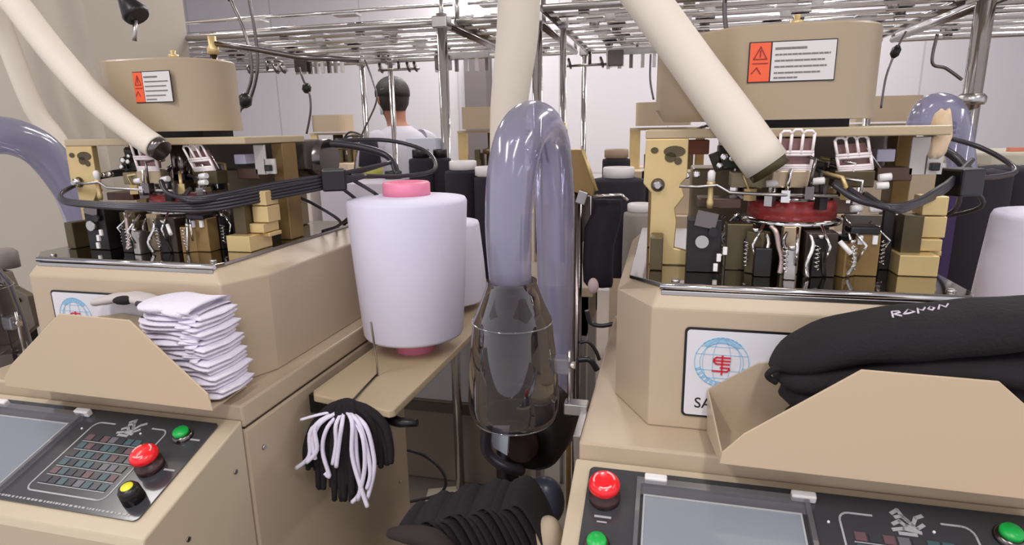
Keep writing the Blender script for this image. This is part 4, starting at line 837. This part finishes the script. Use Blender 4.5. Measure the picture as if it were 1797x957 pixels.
# ------------------------------------------------------------------ person at the far rack
def person(px_, py_):
    R = bpy.data.objects.new('person', None)
    SC = 1.03; yaw = math.radians(55)
    def T(x, y, z): x, y, z = x*SC, y*SC, z*SC; return Vector((px_+x*math.cos(yaw)-y*math.sin(yaw), py_+x*math.sin(yaw)+y*math.cos(yaw), z))
    # skeleton: (name, pos, radius, parent); figure faces +y of its own frame (away from the camera), bending slightly forward
    J = [('pelvis', (0, 0, .93), .13, None), ('waist', (0, .02, 1.06), .12, 0), ('chest', (0, .05, 1.26), .135, 1), ('neckb', (0, .06, 1.42), .07, 2), ('neck', (0, .08, 1.49), .052, 3), ('headb', (-.005, .10, 1.56), .075, 4), ('head', (-.01, .11, 1.65), .092, 5), ('headt', (-.01, .11, 1.71), .07, 6)]
    def add(n_, p, r, par): J.append((n_, p, r, par)); return len(J)-1
    for s in (-1, 1):
        sh = add('sh', (.16*s, .05, 1.38), .062, 3); el = add('el', (.23*s, .10, 1.12), .045, sh); mid = add('fa', (.20*s, .22, 1.10), .04, el); wr = add('wr', (.15*s, .34, 1.13), .027, mid); pa = add('pa', (.14*s, .41, 1.135), .03, wr)
        for k in range(4):
            fx = .14*s+(k-1.5)*.017; l = (.03, .036, .034, .027)[k]
            a = add('f', (fx, .445, 1.135), .0088, pa); b = add('f', (fx, .445+l, 1.125), .008, a); add('f', (fx, .445+l*1.5, 1.105), .0072, b)
        th_ = add('t', (.14*s-.03*s, .40, 1.125), .010, pa); add('t', (.14*s-.045*s, .43, 1.115), .0085, th_)
        hp_ = add('hip', (.09*s, 0, .88), .095, 0); kn = add('kn', (.10*s, .02, .49), .06, hp_); cf = add('cf', (.10*s, -.02, .34), .058, kn); an = add('an', (.10*s, -.03, .09), .038, cf); add('ft', (.11*s, .13, .04), .036, an)
    me = bpy.data.meshes.new('body'); vs = [T(*j[1]) for j in J]; base = T(0, 0, 0)
    me.from_pydata([v-base for v in vs], [(j[3], i) for i, j in enumerate(J) if j[3] is not None], [])
    o = bpy.data.objects.new('person', me); C.objects.link(o); o.location = base
    sk = o.modifiers.new('skin', 'SKIN'); sk.use_smooth_shade = True
    for i, j in enumerate(J): me.skin_vertices[0].data[i].radius = (j[2], j[2]*(.78 if j[0] in ('pelvis', 'waist', 'chest') else 1))
    me.skin_vertices[0].data[0].use_root = True
    sb = o.modifiers.new('s', 'SUBSURF'); sb.levels = 2; sb.render_levels = 2
    me.materials.append(mat('skin', (158, 106, 84), .6))
    tag(o, 'person in a pale grey shirt with short black hair, standing turned away behind the racks', 'person')
    bpy.data.objects.remove(R)
    def part(name, mb, m, **k): return obj(name, mb, m, o, **k)
    # shirt: torso and sleeves lofted around the body
    def ell(c, rx, ry, n_=24): return [T(c[0]+rx*math.cos(a), c[1]+ry*math.sin(a), c[2]) for a in [2*math.pi*k/n_ for k in range(n_)]]
    sh = MB().loft([ell((0, 0, .84), .185, .135), ell((0, .01, .95), .18, .13), ell((0, .02, 1.08), .18, .128), ell((0, .04, 1.22), .205, .15), ell((0, .055, 1.32), .218, .15), ell((0, .06, 1.39), .205, .13), ell((0, .065, 1.445), .14, .105), ell((0, .07, 1.485), .074, .075)])
    for s in (-1, 1): sh.tube([T(.13*s, .055, 1.385), T(.185*s, .06, 1.36), T(.225*s, .085, 1.22), T(.238*s, .11, 1.12), T(.215*s, .20, 1.095)], [.085, .09, .078, .068, .058], 16, smooth_path=4)
    part('shirt', sh, mat('grey_shirt', (176, 172, 182), .85, bump=.1, scale=12))
    tr = MB()
    for s in (-1, 1): tr.tube([T(.085*s, 0, .90), T(.095*s, .01, .70), T(.10*s, .02, .50), T(.10*s, -.01, .3), T(.10*s, -.03, .09)], [.115, .10, .078, .07, .06], 16, smooth_path=4)
    part('trousers', tr, mat('dark_trousers', (50, 48, 58), .85))
    sho = MB()
    for s in (-1, 1): sho.sphere(T(.105*s, .05, .045), .1, 8, (.5, 1.35, .46))
    part('shoes', sho, blackp)
    hr = MB(); hc = T(-.01, .085, 1.675)
    rings = []
    for i in range(9):
        th_ = i/8*math.pi*.56; rings.append([T(-.01+.1*max(math.sin(th_), .001)*math.cos(a)*(1+.04*math.sin(a*5)), .102+.112*max(math.sin(th_), .001)*math.sin(a), 1.675+.102*math.cos(th_)) for a in [2*math.pi*k/24 for k in range(24)]])
    hr.loft(rings)
    # nape hair: lower at the back of the head
    hr.loft([[T(-.01+.094*math.cos(a)*s1, .098+.10*math.sin(a)*s1, z) for a in [math.pi*.95+math.pi*1.1*k/18 for k in range(19)]]+[T(-.01+.06*math.cos(a)*s1, .098+.06*math.sin(a)*s1, z) for a in [math.pi*2.05-math.pi*1.1*k/18 for k in range(19)]] for z, s1 in ((1.70, 1.0), (1.65, 1.0), (1.61, .93), (1.575, .72))])
    part('hair', hr, mat('black_hair', (34, 26, 28), .6, bump=.3, scale=90))
    fc = MB()
    for s in (-1, 1): fc.sphere(T(-.01+.088*s, .105, 1.635), .024, 8, (.45, .8, 1.2))
    fc.sphere(T(-.01, .21, 1.635), .018, 8, (.8, 1, 1.3)); fc.sphere(T(-.01, .19, 1.59), .02, 8, (1.3, .5, .45))
    part('ears_and_nose', fc, MATS['skin'])
    ey = MB()
    for s in (-1, 1): ey.sphere(T(-.01+.034*s, .19, 1.66), .012, 8, (1, .6, .7))
    part('eyes', ey, blackp)
    part('face_mask', MB().loft([[T(-.01+.07*math.cos(a), .11+.1*math.sin(a)*k, z) for a in [math.pi*j/12 for j in range(13)]]+[T(-.01+.068*math.cos(a), .105+.09*math.sin(a)*k, z) for a in [math.pi-math.pi*j/12 for j in range(13)]] for z, k in ((1.555, .8), (1.60, 1.08), (1.645, 1.0))]), mat('mask_white', (206, 210, 214), .8))
pc = aY(706, 250, 3.5)
person(pc.x, 3.55)
